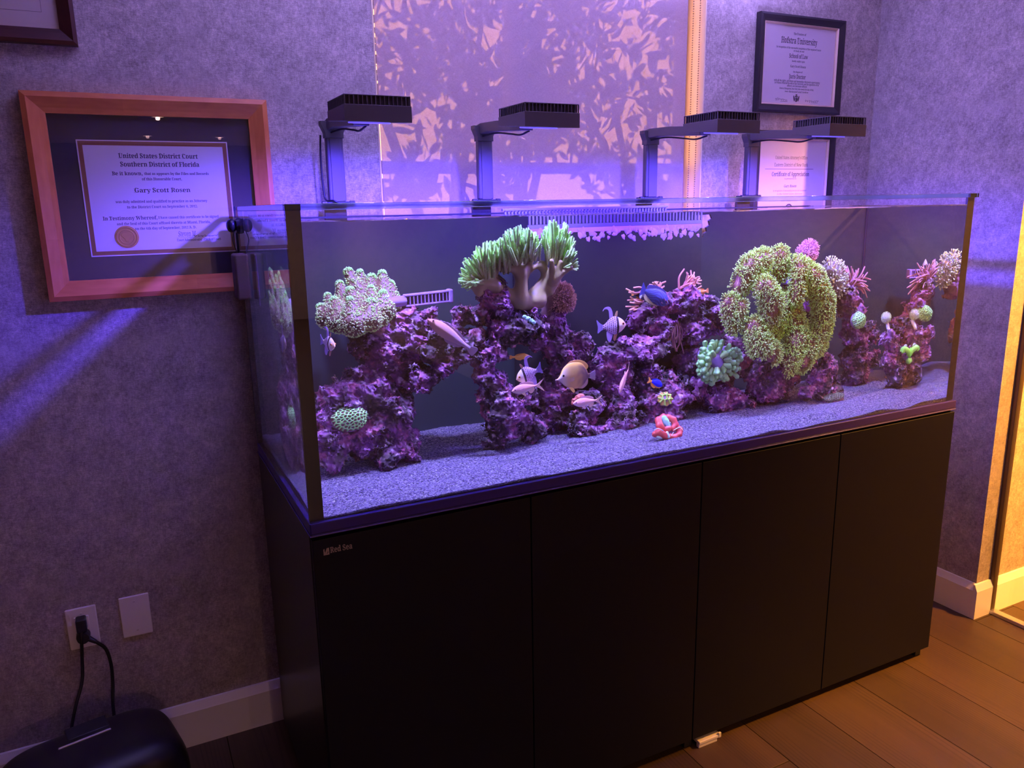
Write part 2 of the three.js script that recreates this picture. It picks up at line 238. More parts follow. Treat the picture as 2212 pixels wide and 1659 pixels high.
// ------------------------------------------------------------------ window shade and outdoors
{
  const S = 512, weave = dataTex(S, S, (x, y) => { const w = 0.90 + 0.05 * Math.sin(x * Math.PI / 2) * Math.sin(y * Math.PI / 2) + 0.05 * tn(x, y * 1, S, 40, 3) + 0.05 * noise(x * 0.02, y * 0.35, 9); return [w, w, w]; }, true);
  const cloth = phys([0.70, 0.60, 0.66], 1, { map: weave, transparent: true, opacity: 0.73, transmission: 0.10, thickness: 0, side: THREE.DoubleSide });
  const SX0 = 0.424, SX1 = 1.502, SZ = -0.742;
  const t = thing('roller_shade', 'pale translucent woven roller shade drawn down over the window behind the aquarium', 'window shade', [0, 0, 0]);
  M('shade_cloth', uvMetres(bx(SX0, SX1, 1.06, 2.30, SZ - 0.0006, SZ), 8), cloth, t);
  M('hem_bar', rbx(SX0, SX1, 1.04, 1.06, SZ - 0.006, SZ + 0.006, 0.004), std([0.6, 0.55, 0.5], 0.5), t);
  M('roller', new THREE.CylinderGeometry(0.022, 0.022, SX1 - SX0, 20).rotateZ(Math.PI / 2).translate((SX0 + SX1) / 2, 2.305, SZ - 0.02), std([0.6, 0.58, 0.55], 0.5), t);
  for (const [cx, cz] of [[1.518, -0.733], [1.532, -0.716]]) {
    const beads = []; for (let y = 1.06; y < 2.28; y += 0.0075) beads.push(new THREE.Matrix4().makeTranslation(cx, y, cz));
    instanced('bead_chain', new THREE.IcosahedronGeometry(0.0024, 1), std([0.35, 0.24, 0.12], 0.4), t, beads);
  }
  // outdoors: ground, a porch post and rail, leafy shrubs in front of the evening sky
  const out = struct('ground', bx(-8, 10, 0.3, 0.4, -14, -1.2), std([0.05, 0.04, 0.03], 0.95));
  const leaf = (() => { const s = new THREE.Shape(); s.moveTo(0, 0); s.quadraticCurveTo(0.5, 0.45, 0, 1); s.quadraticCurveTo(-0.5, 0.45, 0, 0); const g = new THREE.ShapeGeometry(s, 4), p = g.attributes.position; for (let i = 0; i < p.count; i++) p.setZ(i, 0.3 * p.getX(i) ** 2 + 0.12 * p.getY(i) ** 2); g.computeVertexNormals(); return g; })();
  const leafMat = std([0.035, 0.045, 0.02], 0.7, { side: THREE.DoubleSide }), bark = std([0.05, 0.035, 0.025], 0.9);
  const shrub = (label, x, z, y0, y1, r, count, big) => {
    const s = thing('garden_tree', label, 'tree', [x, 0.4, z], 'trees outside the shaded window'), stem = [];
    for (let k = 0; k < 5; k++) { const a = k * 1.26 + 0.3; stem.push(taper([V(0, 0, 0), V(0.1 * r * Math.cos(a), (y0 - 0.4) * 0.6, 0.1 * r * Math.sin(a)), V(0.6 * r * Math.cos(a), (y0 + y1) / 2 - 0.4, 0.6 * r * Math.sin(a))], (q) => 0.05 * big * (1 - 0.75 * q), 8, 6)); }
    M('stem', merge(stem), bark, s);
    const ms = []; while (ms.length < count) { const a = rnd() * 6.283, b = rnd(), h = rnd(), w = Math.sqrt(b) * r * (0.55 + 0.45 * Math.sin(h * 3.1)); const p = V(Math.cos(a) * w, lerp(y0, y1, h) - 0.4, Math.sin(a) * w * 0.6); if (fbm(p.x * 3 + x * 2, p.y * 3, p.z * 3, 2) < 0.10) continue; ms.push(new THREE.Matrix4().compose(p, new THREE.Quaternion().setFromEuler(new THREE.Euler(rr(-1.5, 1.5), rr(0, 6.28), rr(-1.5, 1.5))), V(0.10, 0.16, 0.16).multiplyScalar(big * rr(0.7, 1.3)))); }
    instanced('foliage', leaf, leafMat, s, ms);
  };
  shrub('dark leafy tree seen blurred through the left half of the shade', 2.0, -4.2, 1.55, 4.2, 1.35, 2100, 1.1);
  shrub('dark leafy tree seen blurred through the right half of the shade', 4.4, -4.8, 1.5, 4.4, 1.5, 2200, 1.1);
  shrub('low dark bush seen through the bottom of the shade', 2.6, -4.0, 0.5, 1.52, 0.8, 700, 0.8);
  shrub('small dark tree seen through the shade beside the left trunk', 3.2, -5.4, 1.9, 4.8, 1.1, 1100, 1.2);
}

// ------------------------------------------------------------------ framed certificates
function frameRails(parent, x0, x1, y0, y1, w, d, z, mat, inner) {      // four mitred mouldings
  const prof = inner ?? [[0, 0], [0, 0.9], [0.25, 1], [0.75, 0.72], [1, 0.62], [1, 0]];
  const rail = (len) => { // along x from 0 to len, outer edge at y=0, inner at y=w, mitred
    const pos = [], idx = [], n = prof.length; for (const e of [0, 1]) for (const [a, b] of prof) pos.push(e ? len - a * w : a * w, a * w, b * d);
    for (let i = 0; i < n - 1; i++) idx.push(i, i + n, i + 1, i + 1, i + n, i + n + 1); idx.push(n - 1, 2 * n - 1, 0, 0, 2 * n - 1, n);
    const g = new THREE.BufferGeometry(); g.setAttribute('position', new THREE.Float32BufferAttribute(pos, 3)); g.setIndex(idx); const u = g.toNonIndexed(); u.computeVertexNormals();
    const p = u.attributes.position, uv = []; for (let i = 0; i < p.count; i++) uv.push(p.getX(i) * 3, p.getY(i) * 3 + p.getZ(i) * 2); u.setAttribute('uv', new THREE.Float32BufferAttribute(uv, 2)); return u; };
  const W_ = x1 - x0, H_ = y1 - y0;
  for (const [len, rot, x, y] of [[W_, 0, x0, y0], [H_, Math.PI / 2, x1, y0], [W_, Math.PI, x1, y1], [H_, -Math.PI / 2, x0, y1]]) { const m = M('rail', rail(len), mat, parent, [x, y, z]); m.rotation.z = rot; }
}
const woodTex = (k, c0, c1) => dataTex(512, 128, (x, y) => { const v = 0.5 + 0.6 * fbm(x * 0.006 + k, y * 0.09, k, 4) + 0.25 * noise(x * 0.02, y * 0.5, k + 9); const c = mix3(c0, c1, clamp(v)); return c; }, true);
const fitText = (c, s, xc, y, w, size, style = 'bold', font_ = 'serif', squeeze = 1) => { c.font = `${style} ${size}px ${font_}`; const m = c.measureText(s).width; c.save(); c.translate(xc, y); c.scale(w / m, 1); c.fillText(s, -m / 2, 0); c.restore(); };
// black-letter look: bold serif letters with hairline diamonds cut along the stems
const gothic = (c, s, xc, y, w, size) => { fitText(c, s, xc, y, w, size, 'bold'); c.save(); c.lineWidth = size * 0.035; c.strokeStyle = c.fillStyle; c.font = `bold ${size}px serif`; const m = c.measureText(s).width, k = w / m; let x = xc - w / 2; for (const ch of s) { const cw = c.measureText(ch).width * k; if (/[A-Z]/.test(ch)) { c.beginPath(); c.moveTo(x - cw * 0.02, y - size * 0.60); c.lineTo(x + cw * 0.45, y - size * 0.80); c.moveTo(x + cw * 0.30, y - size * 0.06); c.lineTo(x + cw * 0.30, y - size * 0.66); c.moveTo(x - cw * 0.05, y - size * 0.04); c.lineTo(x + cw * 0.25, y + size * 0.06); c.stroke(); } else if (/[a-z]/.test(ch)) { c.beginPath(); c.moveTo(x + cw * 0.05, y - size * 0.40); c.lineTo(x + cw * 0.28, y - size * 0.54); c.moveTo(x + cw * 0.1, y - size * 0.1); c.lineTo(x + cw * 0.3, y + size * 0.04); c.stroke(); } x += cw; } c.restore(); };
function scribble(c, x, y, w, h, k, n = 7) { c.beginPath(); c.moveTo(x, y); for (let i = 1; i <= 160; i++) { const t = i / 160, f = t * n * 6.283; c.lineTo(x + w * t + Math.sin(f * 0.97 + k) * w * 0.035, y - h * 0.42 * (Math.sin(f + k) * (0.25 + 0.75 * Math.abs(Math.sin(t * 7 + k))) * (1 - 0.6 * t) + 0.25 * Math.sin(t * 5 + k))); } c.stroke(); }
{
  // large cherry frame on the left
  const X0 = -0.440, X1 = 0.104, Y0 = 1.296, Y1 = 1.776, t = thing('picture_frame', 'large cherry wood frame with a navy mat around a court certificate, left of the tank', 'picture frame', [0, 0, BW]);
  frameRails(t, X0, X1, Y0, Y1, 0.047, 0.032, 0.001, phys([0.95, 0.9, 0.85], 0.33, { map: woodTex(3, [0.72, 0.40, 0.22], [0.88, 0.56, 0.33]), clearcoat: 0.5, clearcoatRoughness: 0.25 }));
  M('backing_board', bx(X0 + 0.004, X1 - 0.004, Y0 + 0.004, Y1 - 0.004, 0.0005, 0.006), blackMatt, t);
  M('mat_board', bx(X0 + 0.04, X1 - 0.04, Y0 + 0.04, Y1 - 0.04, 0.006, 0.0085), std([0.030, 0.026, 0.05], 0.8), t);
  const paper = canvas(1700, 1375, (c, w, h) => {
    c.fillStyle = '#e9e2ea'; c.fillRect(0, 0, w, h); c.fillStyle = '#8a5a3a'; c.fillRect(14, 14, w - 28, h - 28); c.fillStyle = '#efe9f0'; c.fillRect(62, 62, w - 124, h - 124);
    c.fillStyle = '#1e1830'; c.textBaseline = 'alphabetic';
    gothic(c, 'United States District Court', 0.52 * w, 0.150 * h, 0.53 * w, 74); gothic(c, 'Southern District of Florida', 0.525 * w, 0.222 * h, 0.53 * w, 74);
    gothic(c, 'Be it known,', 0.30 * w, 0.297 * h, 0.20 * w, 58); gothic(c, 'that as appears by the Files and Records', 0.63 * w, 0.295 * h, 0.44 * w, 44); gothic(c, 'of this Honorable Court,', 0.525 * w, 0.342 * h, 0.27 * w, 44);
    gothic(c, 'Gary Scott Rosen', 0.52 * w, 0.447 * h, 0.38 * w, 72);
    gothic(c, 'was duly admitted and qualified to practice as an Attorney', 0.51 * w, 0.537 * h, 0.62 * w, 44); gothic(c, 'to the District Court on September 6, 2012.', 0.51 * w, 0.585 * h, 0.48 * w, 44);
    gothic(c, 'In Testimony Whereof,', 0.285 * w, 0.685 * h, 0.36 * w, 60); gothic(c, 'I have caused this certificate to be signed', 0.68 * w, 0.682 * h, 0.42 * w, 44);
    gothic(c, 'and the Seal of this Court affixed thereto at Miami, Florida,', 0.51 * w, 0.730 * h, 0.64 * w, 44); gothic(c, 'on the 6th day of September, 2012 A. D.', 0.515 * w, 0.775 * h, 0.42 * w, 44);
    c.strokeStyle = '#1e1830'; c.lineWidth = 4; fitText(c, 'Steven M.', 0.655 * w, 0.845 * h, 0.13 * w, 90, 'italic'); scribble(c, 0.70 * w, 0.845 * h, 0.17 * w, 30, 1.3); c.lineWidth = 2; c.beginPath(); c.moveTo(0.58 * w, 0.858 * h); c.lineTo(0.86 * w, 0.85 * h); c.stroke();
    gothic(c, 'Court Administrator - Clerk of Court', 0.735 * w, 0.888 * h, 0.31 * w, 40);
  });
  const pm = std([0.92, 0.9, 0.92], 0.7, { map: paper });
  const pg = new THREE.PlaneGeometry(0.340, 0.275); const cert = M('certificate', new THREE.BoxGeometry(0.340, 0.275, 0.0012), std([0.75, 0.72, 0.75], 0.7), t, [-0.169, 1.535, 0.0092]);
  M('print', pg, pm, cert, [0, 0, 0.0008]);
  const seal = M('seal', new THREE.CylinderGeometry(0.0265, 0.0275, 0.0014, 48, 1).rotateX(Math.PI / 2), std([0.62, 0.34, 0.14], 0.42, { metalness: 0.4 }), t, [-0.169 - 0.255 * 0.34, 1.535 - 0.335 * 0.275, 0.0105]);
  const ring = [[0.023, 0.0012], [0.0165, 0.0008]]; for (const [R, r] of ring) M('seal_ring', new THREE.TorusGeometry(R, r, 6, 40), seal.material, seal, [0, 0, 0.0008]);
  const eag = new THREE.Shape(); eag.moveTo(0, 0.011); eag.bezierCurveTo(0.004, 0.008, 0.012, 0.013, 0.0125, 0.004); eag.bezierCurveTo(0.009, 0.001, 0.007, -0.002, 0.005, -0.004); eag.lineTo(0.003, -0.011); eag.lineTo(-0.003, -0.011); eag.lineTo(-0.005, -0.004); eag.bezierCurveTo(-0.007, -0.002, -0.009, 0.001, -0.0125, 0.004); eag.bezierCurveTo(-0.012, 0.013, -0.004, 0.008, 0, 0.011);
  M('seal_emblem', new THREE.ExtrudeGeometry(eag, { depth: 0.0006, bevelEnabled: true, bevelSize: 0.0004, bevelThickness: 0.0004, bevelSegments: 1 }), seal.material, seal, [0, 0, 0.0006]);
  M('glass', bx(X0 + 0.042, X1 - 0.042, Y0 + 0.042, Y1 - 0.042, 0.0148, 0.0165), pane({ specularIntensity: 0.9 }), t);
  // corner of the frame above it
  const u = thing('picture_frame', 'mahogany frame corner with a cream mat at the upper left, above the cherry frame', 'picture frame', [0, 0, BW]);
  frameRails(u, -0.86, -0.307, 1.879, 2.32, 0.034, 0.026, 0.001, phys([0.9, 0.85, 0.85], 0.4, { map: woodTex(8, [0.22, 0.10, 0.08], [0.34, 0.15, 0.11]) }));
  M('mat_board', bx(-0.85, -0.315, 1.887, 2.31, 0.001, 0.009), std([0.66, 0.58, 0.52], 0.85), u);
  M('line_border', merge([bx(-0.83, -0.372, 1.948, 1.9488, 0.009, 0.0094), bx(-0.3728, -0.372, 1.948, 2.29, 0.009, 0.0094)]), std([0.2, 0.16, 0.14], 0.8), u);
  M('glass', bx(-0.83, -0.335, 1.907, 2.29, 0.0142, 0.016), pane({ specularIntensity: 0.5 }), u);
  // two black framed documents on the right
  const black = phys([0.022, 0.018, 0.022], 0.38), gold = std([0.66, 0.50, 0.34], 0.45, { metalness: 0.35 });
  const doc = (label, x0, x1, y0, y1, draw) => {
    const d = thing('picture_frame', label, 'picture frame', [0, 0, BW]); frameRails(d, x0, x1, y0, y1, 0.026, 0.024, 0.001, black);
    frameRails(d, x0 + 0.0255, x1 - 0.0255, y0 + 0.0255, y1 - 0.0255, 0.006, 0.016, 0.001, gold);
    M('backing_board', bx(x0 + 0.004, x1 - 0.004, y0 + 0.004, y1 - 0.004, 0.0005, 0.005), blackMatt, d);
    const w = x1 - x0 - 0.060, h = y1 - y0 - 0.060, c = M('document', new THREE.BoxGeometry(w, h, 0.001), std([0.78, 0.74, 0.76], 0.7), d, [(x0 + x1) / 2, (y0 + y1) / 2, 0.0056]);
    M('print', new THREE.PlaneGeometry(w, h), std([0.88, 0.84, 0.86], 0.7, { map: canvas(1400, Math.round(1400 * h / w), draw) }), c, [0, 0, 0.0007]);
    M('glass', bx(x0 + 0.027, x1 - 0.027, y0 + 0.027, y1 - 0.027, 0.0088, 0.0104), pane({ specularIntensity: 0.6 }), d);
  };
  doc('black frame around a university law degree, upper of the two right frames', 1.762, 2.168, 1.806, 2.128, (c, w, h) => {
    c.fillStyle = '#efe9ee'; c.fillRect(0, 0, w, h); c.fillStyle = '#2a2436'; const X = 0.49 * w;
    gothic(c, 'The Trustees of', X, 0.115 * h, 0.17 * w, 40); gothic(c, 'Hofstra University', X, 0.225 * h, 0.50 * w, 110);
    gothic(c, 'In recognition of the successful completion of the required Course', X, 0.29 * h, 0.62 * w, 34); gothic(c, 'of study in our', X, 0.325 * h, 0.15 * w, 32);
    gothic(c, 'School of Law', X, 0.405 * h, 0.26 * w, 76); gothic(c, 'hereby confers upon', X, 0.455 * h, 0.18 * w, 34); fitText(c, 'Gary Scott Rosen', X, 0.525 * h, 0.22 * w, 46); gothic(c, 'the degree of', X, 0.59 * h, 0.13 * w, 32);
    gothic(c, 'Juris Doctor', X, 0.665 * h, 0.23 * w, 76); gothic(c, 'with all the rights, privileges and immunities thereunto appertaining', X, 0.712 * h, 0.64 * w, 36); gothic(c, 'In Witness Whereof the seal of the University and the signatures of its', X, 0.742 * h, 0.62 * w, 36); gothic(c, 'officers are hereunto affixed', X, 0.772 * h, 0.28 * w, 34);
    gothic(c, 'Given at Hempstead, New York, this twenty first day of May', X, 0.808 * h, 0.48 * w, 32); gothic(c, 'two thousand and twelve', X, 0.845 * h, 0.33 * w, 32);
    c.strokeStyle = '#2a2436'; c.lineWidth = 4; scribble(c, 0.20 * w, 0.945 * h, 0.17 * w, 50, 0.4); scribble(c, 0.62 * w, 0.945 * h, 0.19 * w, 50, 2.2); c.fillRect(0.27 * w, 0.965 * h, 0.10 * w, 4); c.fillRect(0.72 * w, 0.962 * h, 0.08 * w, 4);
    c.save(); c.translate(X, 0.925 * h); c.beginPath(); c.moveTo(-28, -40); c.lineTo(28, -40); c.lineTo(28, 6); c.quadraticCurveTo(22, 34, 0, 46); c.quadraticCurveTo(-22, 34, -28, 6); c.closePath(); c.fill(); c.fillStyle = '#cfc6d2'; c.fillRect(-20, -26, 14, 20); c.fillRect(4, -26, 16, 12); c.fillRect(-18, 4, 12, 18); c.fillStyle = '#2a2436'; for (const s of [-1, 1]) { c.beginPath(); c.ellipse(s * 44, -4, 12, 42, s * 0.25, 0, 7); c.fill(); } c.fillRect(-16, -62, 32, 18); c.restore();
  });
  doc('black frame around a certificate of appreciation, partly behind the tank and a light post', 1.768, 2.158, 1.40, 1.744, (c, w, h) => {
    c.fillStyle = '#efe9ee'; c.fillRect(0, 0, w, h); c.fillStyle = '#2a2436'; const X = 0.48 * w;
    fitText(c, "United States Attorney's Office", X, 0.235 * h, 0.48 * w, 66, 'normal'); fitText(c, 'Eastern District of New York', X, 0.325 * h, 0.50 * w, 70, 'normal'); c.fillRect(0.10 * w, 0.355 * h, 0.72 * w, 5);
    fitText(c, 'Certificate of Appreciation', X, 0.445 * h, 0.56 * w, 86); fitText(c, 'is presented to', X, 0.485 * h, 0.18 * w, 34, 'normal'); fitText(c, 'Gary Rosen', X, 0.585 * h, 0.19 * w, 56, 'italic bold');
    ['in recognition of outstanding service and assistance', 'to the United States Attorney', 'for the Eastern District of New York', 'in the Summer of 2010'].forEach((s, i) => fitText(c, s, X, (0.635 + 0.042 * i) * h, [0.50, 0.38, 0.36, 0.24][i] * w, 34, 'italic'));
    c.beginPath(); c.arc(X, 0.86 * h, 82, 0, 7); c.fill(); c.fillStyle = '#b9aebd'; c.beginPath(); c.arc(X, 0.86 * h, 62, 0, 7); c.fill(); c.fillStyle = '#2a2436'; c.beginPath(); c.moveTo(X, 0.86 * h - 50); c.lineTo(X + 42, 0.86 * h + 24); c.lineTo(X - 42, 0.86 * h + 24); c.fill();
  });
}

// ------------------------------------------------------------------ wall plates, plugs, cords, floor box
{
  const plate = (label, x0, x1, y0, y1) => { const t = thing('wall_plate', label, 'wall plate', [0, 0, BW]); const g = rbx(x0, x1, y0, y1, 0, 0.0065, 0.0032, 3); M('cover', g, plateMat, t); for (const y of [y0 + 0.017, y1 - 0.017]) { const s = M('screw', new THREE.CylinderGeometry(0.0032, 0.0034, 0.0014, 16).rotateX(Math.PI / 2), plateMat, t, [(x0 + x1) / 2, y, 0.0068]); M('slot', bx(-0.0026, 0.0026, -0.0004, 0.0004, 0.0004, 0.0009), std([0.25, 0.22, 0.2], 0.6), s); } return t; };
  const o = plate('white outlet plate on the wall with two black plugs in it', -0.513, -0.441, 0.376, 0.492);
  M('receptacle', rbx(-0.4945, -0.4600, 0.401, 0.468, 0.005, 0.0098, 0.002), plateMat, o);
  plate('blank white wall plate right of the outlet', -0.387, -0.313, 0.376, 0.494);
  const plug = (label, y, pts, tall, turn) => {
    const t = thing('power_plug', label, 'power plug', [-0.4775, y, BW + 0.0098]);
    M('plug_body', tall ? rbx(-0.0125, 0.0125, -0.021, 0.017, 0, 0.030, 0.005) : merge([new THREE.CylinderGeometry(0.0165, 0.0165, 0.018, 24).rotateX(Math.PI / 2).translate(0, 0, 0.009), new THREE.CylinderGeometry(0.0145, 0.0165, 0.010, 24).rotateX(Math.PI / 2).translate(0, 0, 0.023)]), cordMat, t);
    M('strain_relief', taper(pts.slice(0, 2), (q) => 0.0078 * (1 - 0.35 * q), 8, 10), cordMat, t);
    M('cord', tube(pts.slice(1), 0.0043, 40, 10), cordMat, t);
  };
  plug('upper black plug in the outlet, its cord hanging straight down on the left', 0.456, [V(-0.001, -0.006, 0.022), V(-0.004, -0.040, 0.026), V(-0.009, -0.09, 0.024), V(-0.017, -0.155, 0.03), V(-0.038, -0.21, 0.05), V(-0.055, -0.27, 0.07), V(-0.058, -0.36, 0.075)], true);
  plug('lower round black plug in the outlet, its cord bowing out to the right', 0.418, [V(0.010, -0.004, 0.020), V(0.028, -0.016, 0.028), V(0.046, -0.04, 0.026), V(0.054, -0.085, 0.024), V(0.052, -0.15, 0.025), V(0.046, -0.20, 0.04), V(0.046, -0.26, 0.06), V(0.05, -0.32, 0.07)], false);
  // black box on the floor
  const b = thing('plastic_box', 'black rounded plastic box with a thin silver strip on the floor below the outlet', 'box', [-0.475, 0, -0.40]);
  b.rotation.y = 0.22;
  const shell = new THREE.SphereGeometry(1, 72, 48), p = shell.attributes.position; const pw = (a, e) => Math.sign(a) * Math.abs(a) ** e;
  for (let i = 0; i < p.count; i++) { const x = p.getX(i), y = p.getY(i), z = p.getZ(i), r = Math.hypot(x, z) || 1e-9, e = 0.42; const hy = pw(y, 0.5), hr = Math.sqrt(Math.max(0, 1 - y * y)) ** 0.5; p.setXYZ(i, pw(x / r, e) * hr * 0.200, 0.140 + hy * 0.140, pw(z / r, e) * hr * 0.135); }
  shell.computeVertexNormals(); M('shell', shell, phys([0.012, 0.010, 0.014], 0.42), b);
  const lid = M('lid', rbx(-0.036, 0.055, 0.266, 0.2805, -0.100, -0.048, 0.003), blackMatt, b);
  M('trim_strip', rbx(-0.057, 0.057, -0.0035, 0.0035, -0.003, 0.003, 0.0025), std([0.55, 0.52, 0.52], 0.35, { metalness: 0.6 }), b, [-0.003, 0.2795, -0.029]);
  M('power_cord', tube([V(0.18, 0.05, 0.0), V(0.22, 0.025, 0.02), V(0.27, 0.010, 0.04), V(0.33, 0.007, 0.09), V(0.36, 0.006, 0.17), V(0.36, 0.006, 0.32)], 0.006, 40, 10), cordMat, b);
}

// ------------------------------------------------------------------ cabinet
const L = 2.0, D = 0.643, H1 = 0.857, H2 = 1.512, WATER = 1.478;
{
  const t = thing('aquarium_cabinet', 'long black four door cabinet carrying the aquarium', 'cabinet');
  const satin = phys([0.014, 0.011, 0.016], 0.34), face = phys([0.0055, 0.005, 0.015], 0.5, { specularIntensity: 0.45 });
  M('carcass', merge([rbx(0, 0.018, 0.035, H1 - 0.001, -D, -0.020, 0.001), rbx(L - 0.018, L, 0.035, H1 - 0.001, -D, -0.020, 0.001), bx(0.018, L - 0.018, 0.035, 0.053, -D, -0.024), bx(0.018, L - 0.018, H1 - 0.019, H1 - 0.001, -D, -0.024), bx(0.018, L - 0.018, 0.05, H1 - 0.02, -D, -D + 0.012)]), satin, t);
  M('kickboard', rbx(0.012, L - 0.012, 0, 0.05, -D + 0.03, -0.045, 0.001), blackMatt, t);
  for (let i = 0; i < 4; i++) {
    const d = M('door', rbx(i * 0.5 + 0.0015, i * 0.5 + 0.4985, 0.033, 0.8495, -0.020, 0, 0.0016), face, t);
    if (i === 0) {
      const lg = new TextGeometry('Red Sea', { font, size: 0.0125, depth: 0.0005, curveSegments: 4 }); lg.scale(0.68, 1, 1); lg.translate(0.0356, 0.8165, 0.0002);
      const silver = std([0.42, 0.36, 0.34], 0.45, { metalness: 0.3 }); M('lettering', lg, silver, d);
      const e = new THREE.Shape(); e.moveTo(0.0, 0); e.lineTo(0.0118, 0); e.lineTo(0.0118, 0.0145); e.lineTo(0.0068, 0.0145); e.bezierCurveTo(0.0064, 0.011, 0.0035, 0.009, 0.0042, 0.0045); e.bezierCurveTo(0.0022, 0.0075, 0.0018, 0.0105, 0.0028, 0.0136); e.lineTo(0, 0.0128); e.lineTo(0, 0);
      const hole = new THREE.Path(); hole.moveTo(0.0058, 0.0018); hole.bezierCurveTo(0.0105, 0.003, 0.0105, 0.006, 0.0085, 0.0085); hole.bezierCurveTo(0.0088, 0.005, 0.0076, 0.0042, 0.0058, 0.0018); e.holes.push(hole);
      M('emblem', new THREE.ExtrudeGeometry(e, { depth: 0.0005, bevelEnabled: false, curveSegments: 8 }).translate(0.0222, 0.8140, 0.0002), silver, d);
    }
  }
  for (const [x, z] of [[0.02, -0.03], [1.972, -0.03], [1.0, -0.03], [0.02, -0.60], [1.972, -0.60]]) M('foot', rbx(x - 0.013, x + 0.013, 0, 0.034, z - 0.013, z + 0.013, 0.002), blackMatt, t);
  const c = thing('latch_clip', 'small white plastic clip sticking out under the cabinet doors', 'clip', [1.061, 0, 0.004]);
  M('clip_bar', rbx(-0.039, 0.039, 0.012, 0.021, -0.03, 0.002, 0.002), plateMat, c); M('clip_lip', rbx(-0.039, 0.028, 0.0, 0.012, -0.012, 0.0, 0.002), plateMat, c); M('clip_tab', rbx(0.030, 0.039, 0.012, 0.027, -0.003, 0.003, 0.0012), plateMat, c);
}

// ------------------------------------------------------------------ aquarium, water, sand
const IN = 0.012;
{
  const t = thing('aquarium', 'long glass reef aquarium with black base trim tinted with a painted blue glow and black corner strips, on the black cabinet', 'aquarium', [0, 0, 0]);
  const silicone = phys([0.013, 0.010, 0.022], 0.5, { specularIntensity: 0.5 }), edge = phys([0.75, 0.95, 0.95], 0.08, { transmission: 1, thickness: 0.01, ior: 1.5, attenuationColor: new THREE.Color(0.5, 0.85, 0.8), attenuationDistance: 0.08 });
  M('glow_tinted_trim', merge([rbx(0, L, H1, H1 + 0.006, -D, 0, 0.002), rbx(0, L, H1 + 0.006, 0.886, -IN + 0.002, 0.001, 0.002), rbx(-0.001, IN - 0.002, H1 + 0.006, 0.886, -D, 0, 0.002), rbx(L - IN + 0.002, L + 0.001, H1 + 0.006, 0.886, -D, 0, 0.002), rbx(0, L, H1 + 0.006, 0.886, -D, -D + IN, 0.002)]), phys([0.050, 0.030, 0.24], 0.3, { specularIntensity: 0.6 }), t);  // blue tank glow put into the colour of the black trim
  M('painted_edge_light', merge([rbx(-0.001, L + 0.001, H1 + 0.0005, H1 + 0.0035, 0.0002, 0.0026, 0.001), rbx(-0.0026, -0.0002, H1 + 0.0005, H1 + 0.0035, -D, 0.002, 0.001)]), phys([0.13, 0.10, 0.40], 0.25), t);  // added lavender strip, paints a lit line along the lower glass edge
  const T = H2 - 0.012;
  M('front_pane', bx(0.0005, L - 0.0005, 0.886, T, -IN, 0), paneMat, t);
  M('left_pane', bx(0, IN, 0.886, T, -D + IN, -IN - 0.0005), paneMat, t);
  M('right_pane', bx(L - IN, L, 0.886, T, -D + IN, -IN - 0.0005), paneMat, t);
  M('polished_edge', rbx(0, L, T + 0.0003, H2, -IN, 0, 0.0015), edge, t);
  M('polished_edge', rbx(0, IN, T + 0.0003, H2, -D + IN, -IN - 0.0008, 0.0015), edge, t);
  M('polished_edge', rbx(L - IN, L, T + 0.0003, H2, -D + IN, -IN - 0.0008, 0.0015), edge, t);
  // painted rear pane with a scraped notch right of the overflow
  const s = new THREE.Shape(); s.moveTo(0, 0.886); s.lineTo(L, 0.886); s.lineTo(L, H2 - 0.03); s.lineTo(0, H2 - 0.03); s.lineTo(0, 0.886);
  const notch = new THREE.Path(); for (const [k, [x, y]] of [[1.292, 1.462], [1.352, 1.464], [1.358, 1.452], [1.347, 1.445], [1.351, 1.432], [1.338, 1.425], [1.341, 1.413], [1.331, 1.408], [1.328, 1.396], [1.290, 1.396]].entries()) k ? notch.lineTo(x, y) : notch.moveTo(x, y); s.holes.push(notch);
  M('rear_pane', new THREE.ExtrudeGeometry(s, { depth: 0.010, bevelEnabled: false }).translate(0, 0, -D + 0.001), phys([0.022, 0.029, 0.031], 0.3), t);
  M('rear_rim', rbx(0, L * 0.66, H2 - 0.008, H2, -D, -D + IN, 0.002), blackSatin, t);
  M('rear_glass_rim', bx(0, L * 0.66, H2 - 0.03, H2 - 0.0082, -D, -D + IN), paneMat, t);
  M('rear_glass_rim', bx(L * 0.66, L, H2 - 0.03, H2, -D, -D + IN), paneMat, t);
  for (const [x0, x1] of [[0.0008, 0.031], [L - 0.031, L - 0.0008]]) M('corner_strip', rbx(x0, x1, 0.886, H2 - 0.001, -IN - 0.0018, -IN - 0.0002, 0.0006), silicone, t);
  for (const x of [IN + 0.001, L - IN - 0.003]) M('corner_strip', rbx(x, x + 0.0016, 0.886, H2 - 0.001, -IN - 0.018, -IN - 0.002, 0.0006), silicone, t);
  for (const x of [IN, L - IN - 0.006]) M('rear_seam', rbx(x, x + 0.006, 0.89, H2 - 0.03, -D + 0.0115, -D + 0.017, 0.002), silicone, t);
  // overflow chamber with its comb
  const o = thing('overflow_box', 'black overflow box against the rear glass with a toothed comb and purple crusts', 'overflow box', [0, 0, 0]);
  const OX0 = 0.690, OX1 = 1.250, OZ = -0.500, oc = phys([0.013, 0.012, 0.015], 0.45);
  M('chamber', merge([bx(OX0, OX1, 0.889, 1.440, OZ - 0.006, OZ), bx(OX0, OX0 + 0.006, 0.889, 1.440, -D + 0.0125, OZ - 0.006), bx(OX1 - 0.006, OX1, 0.889, 1.440, -D + 0.0125, OZ - 0.006)]), oc, o);
  const comb = std([0.10, 0.07, 0.16], 0.5), cg = rbx(-0.0032, 0.0032, 0, 0.036, -0.003, 0.003, 0.0014, 1);
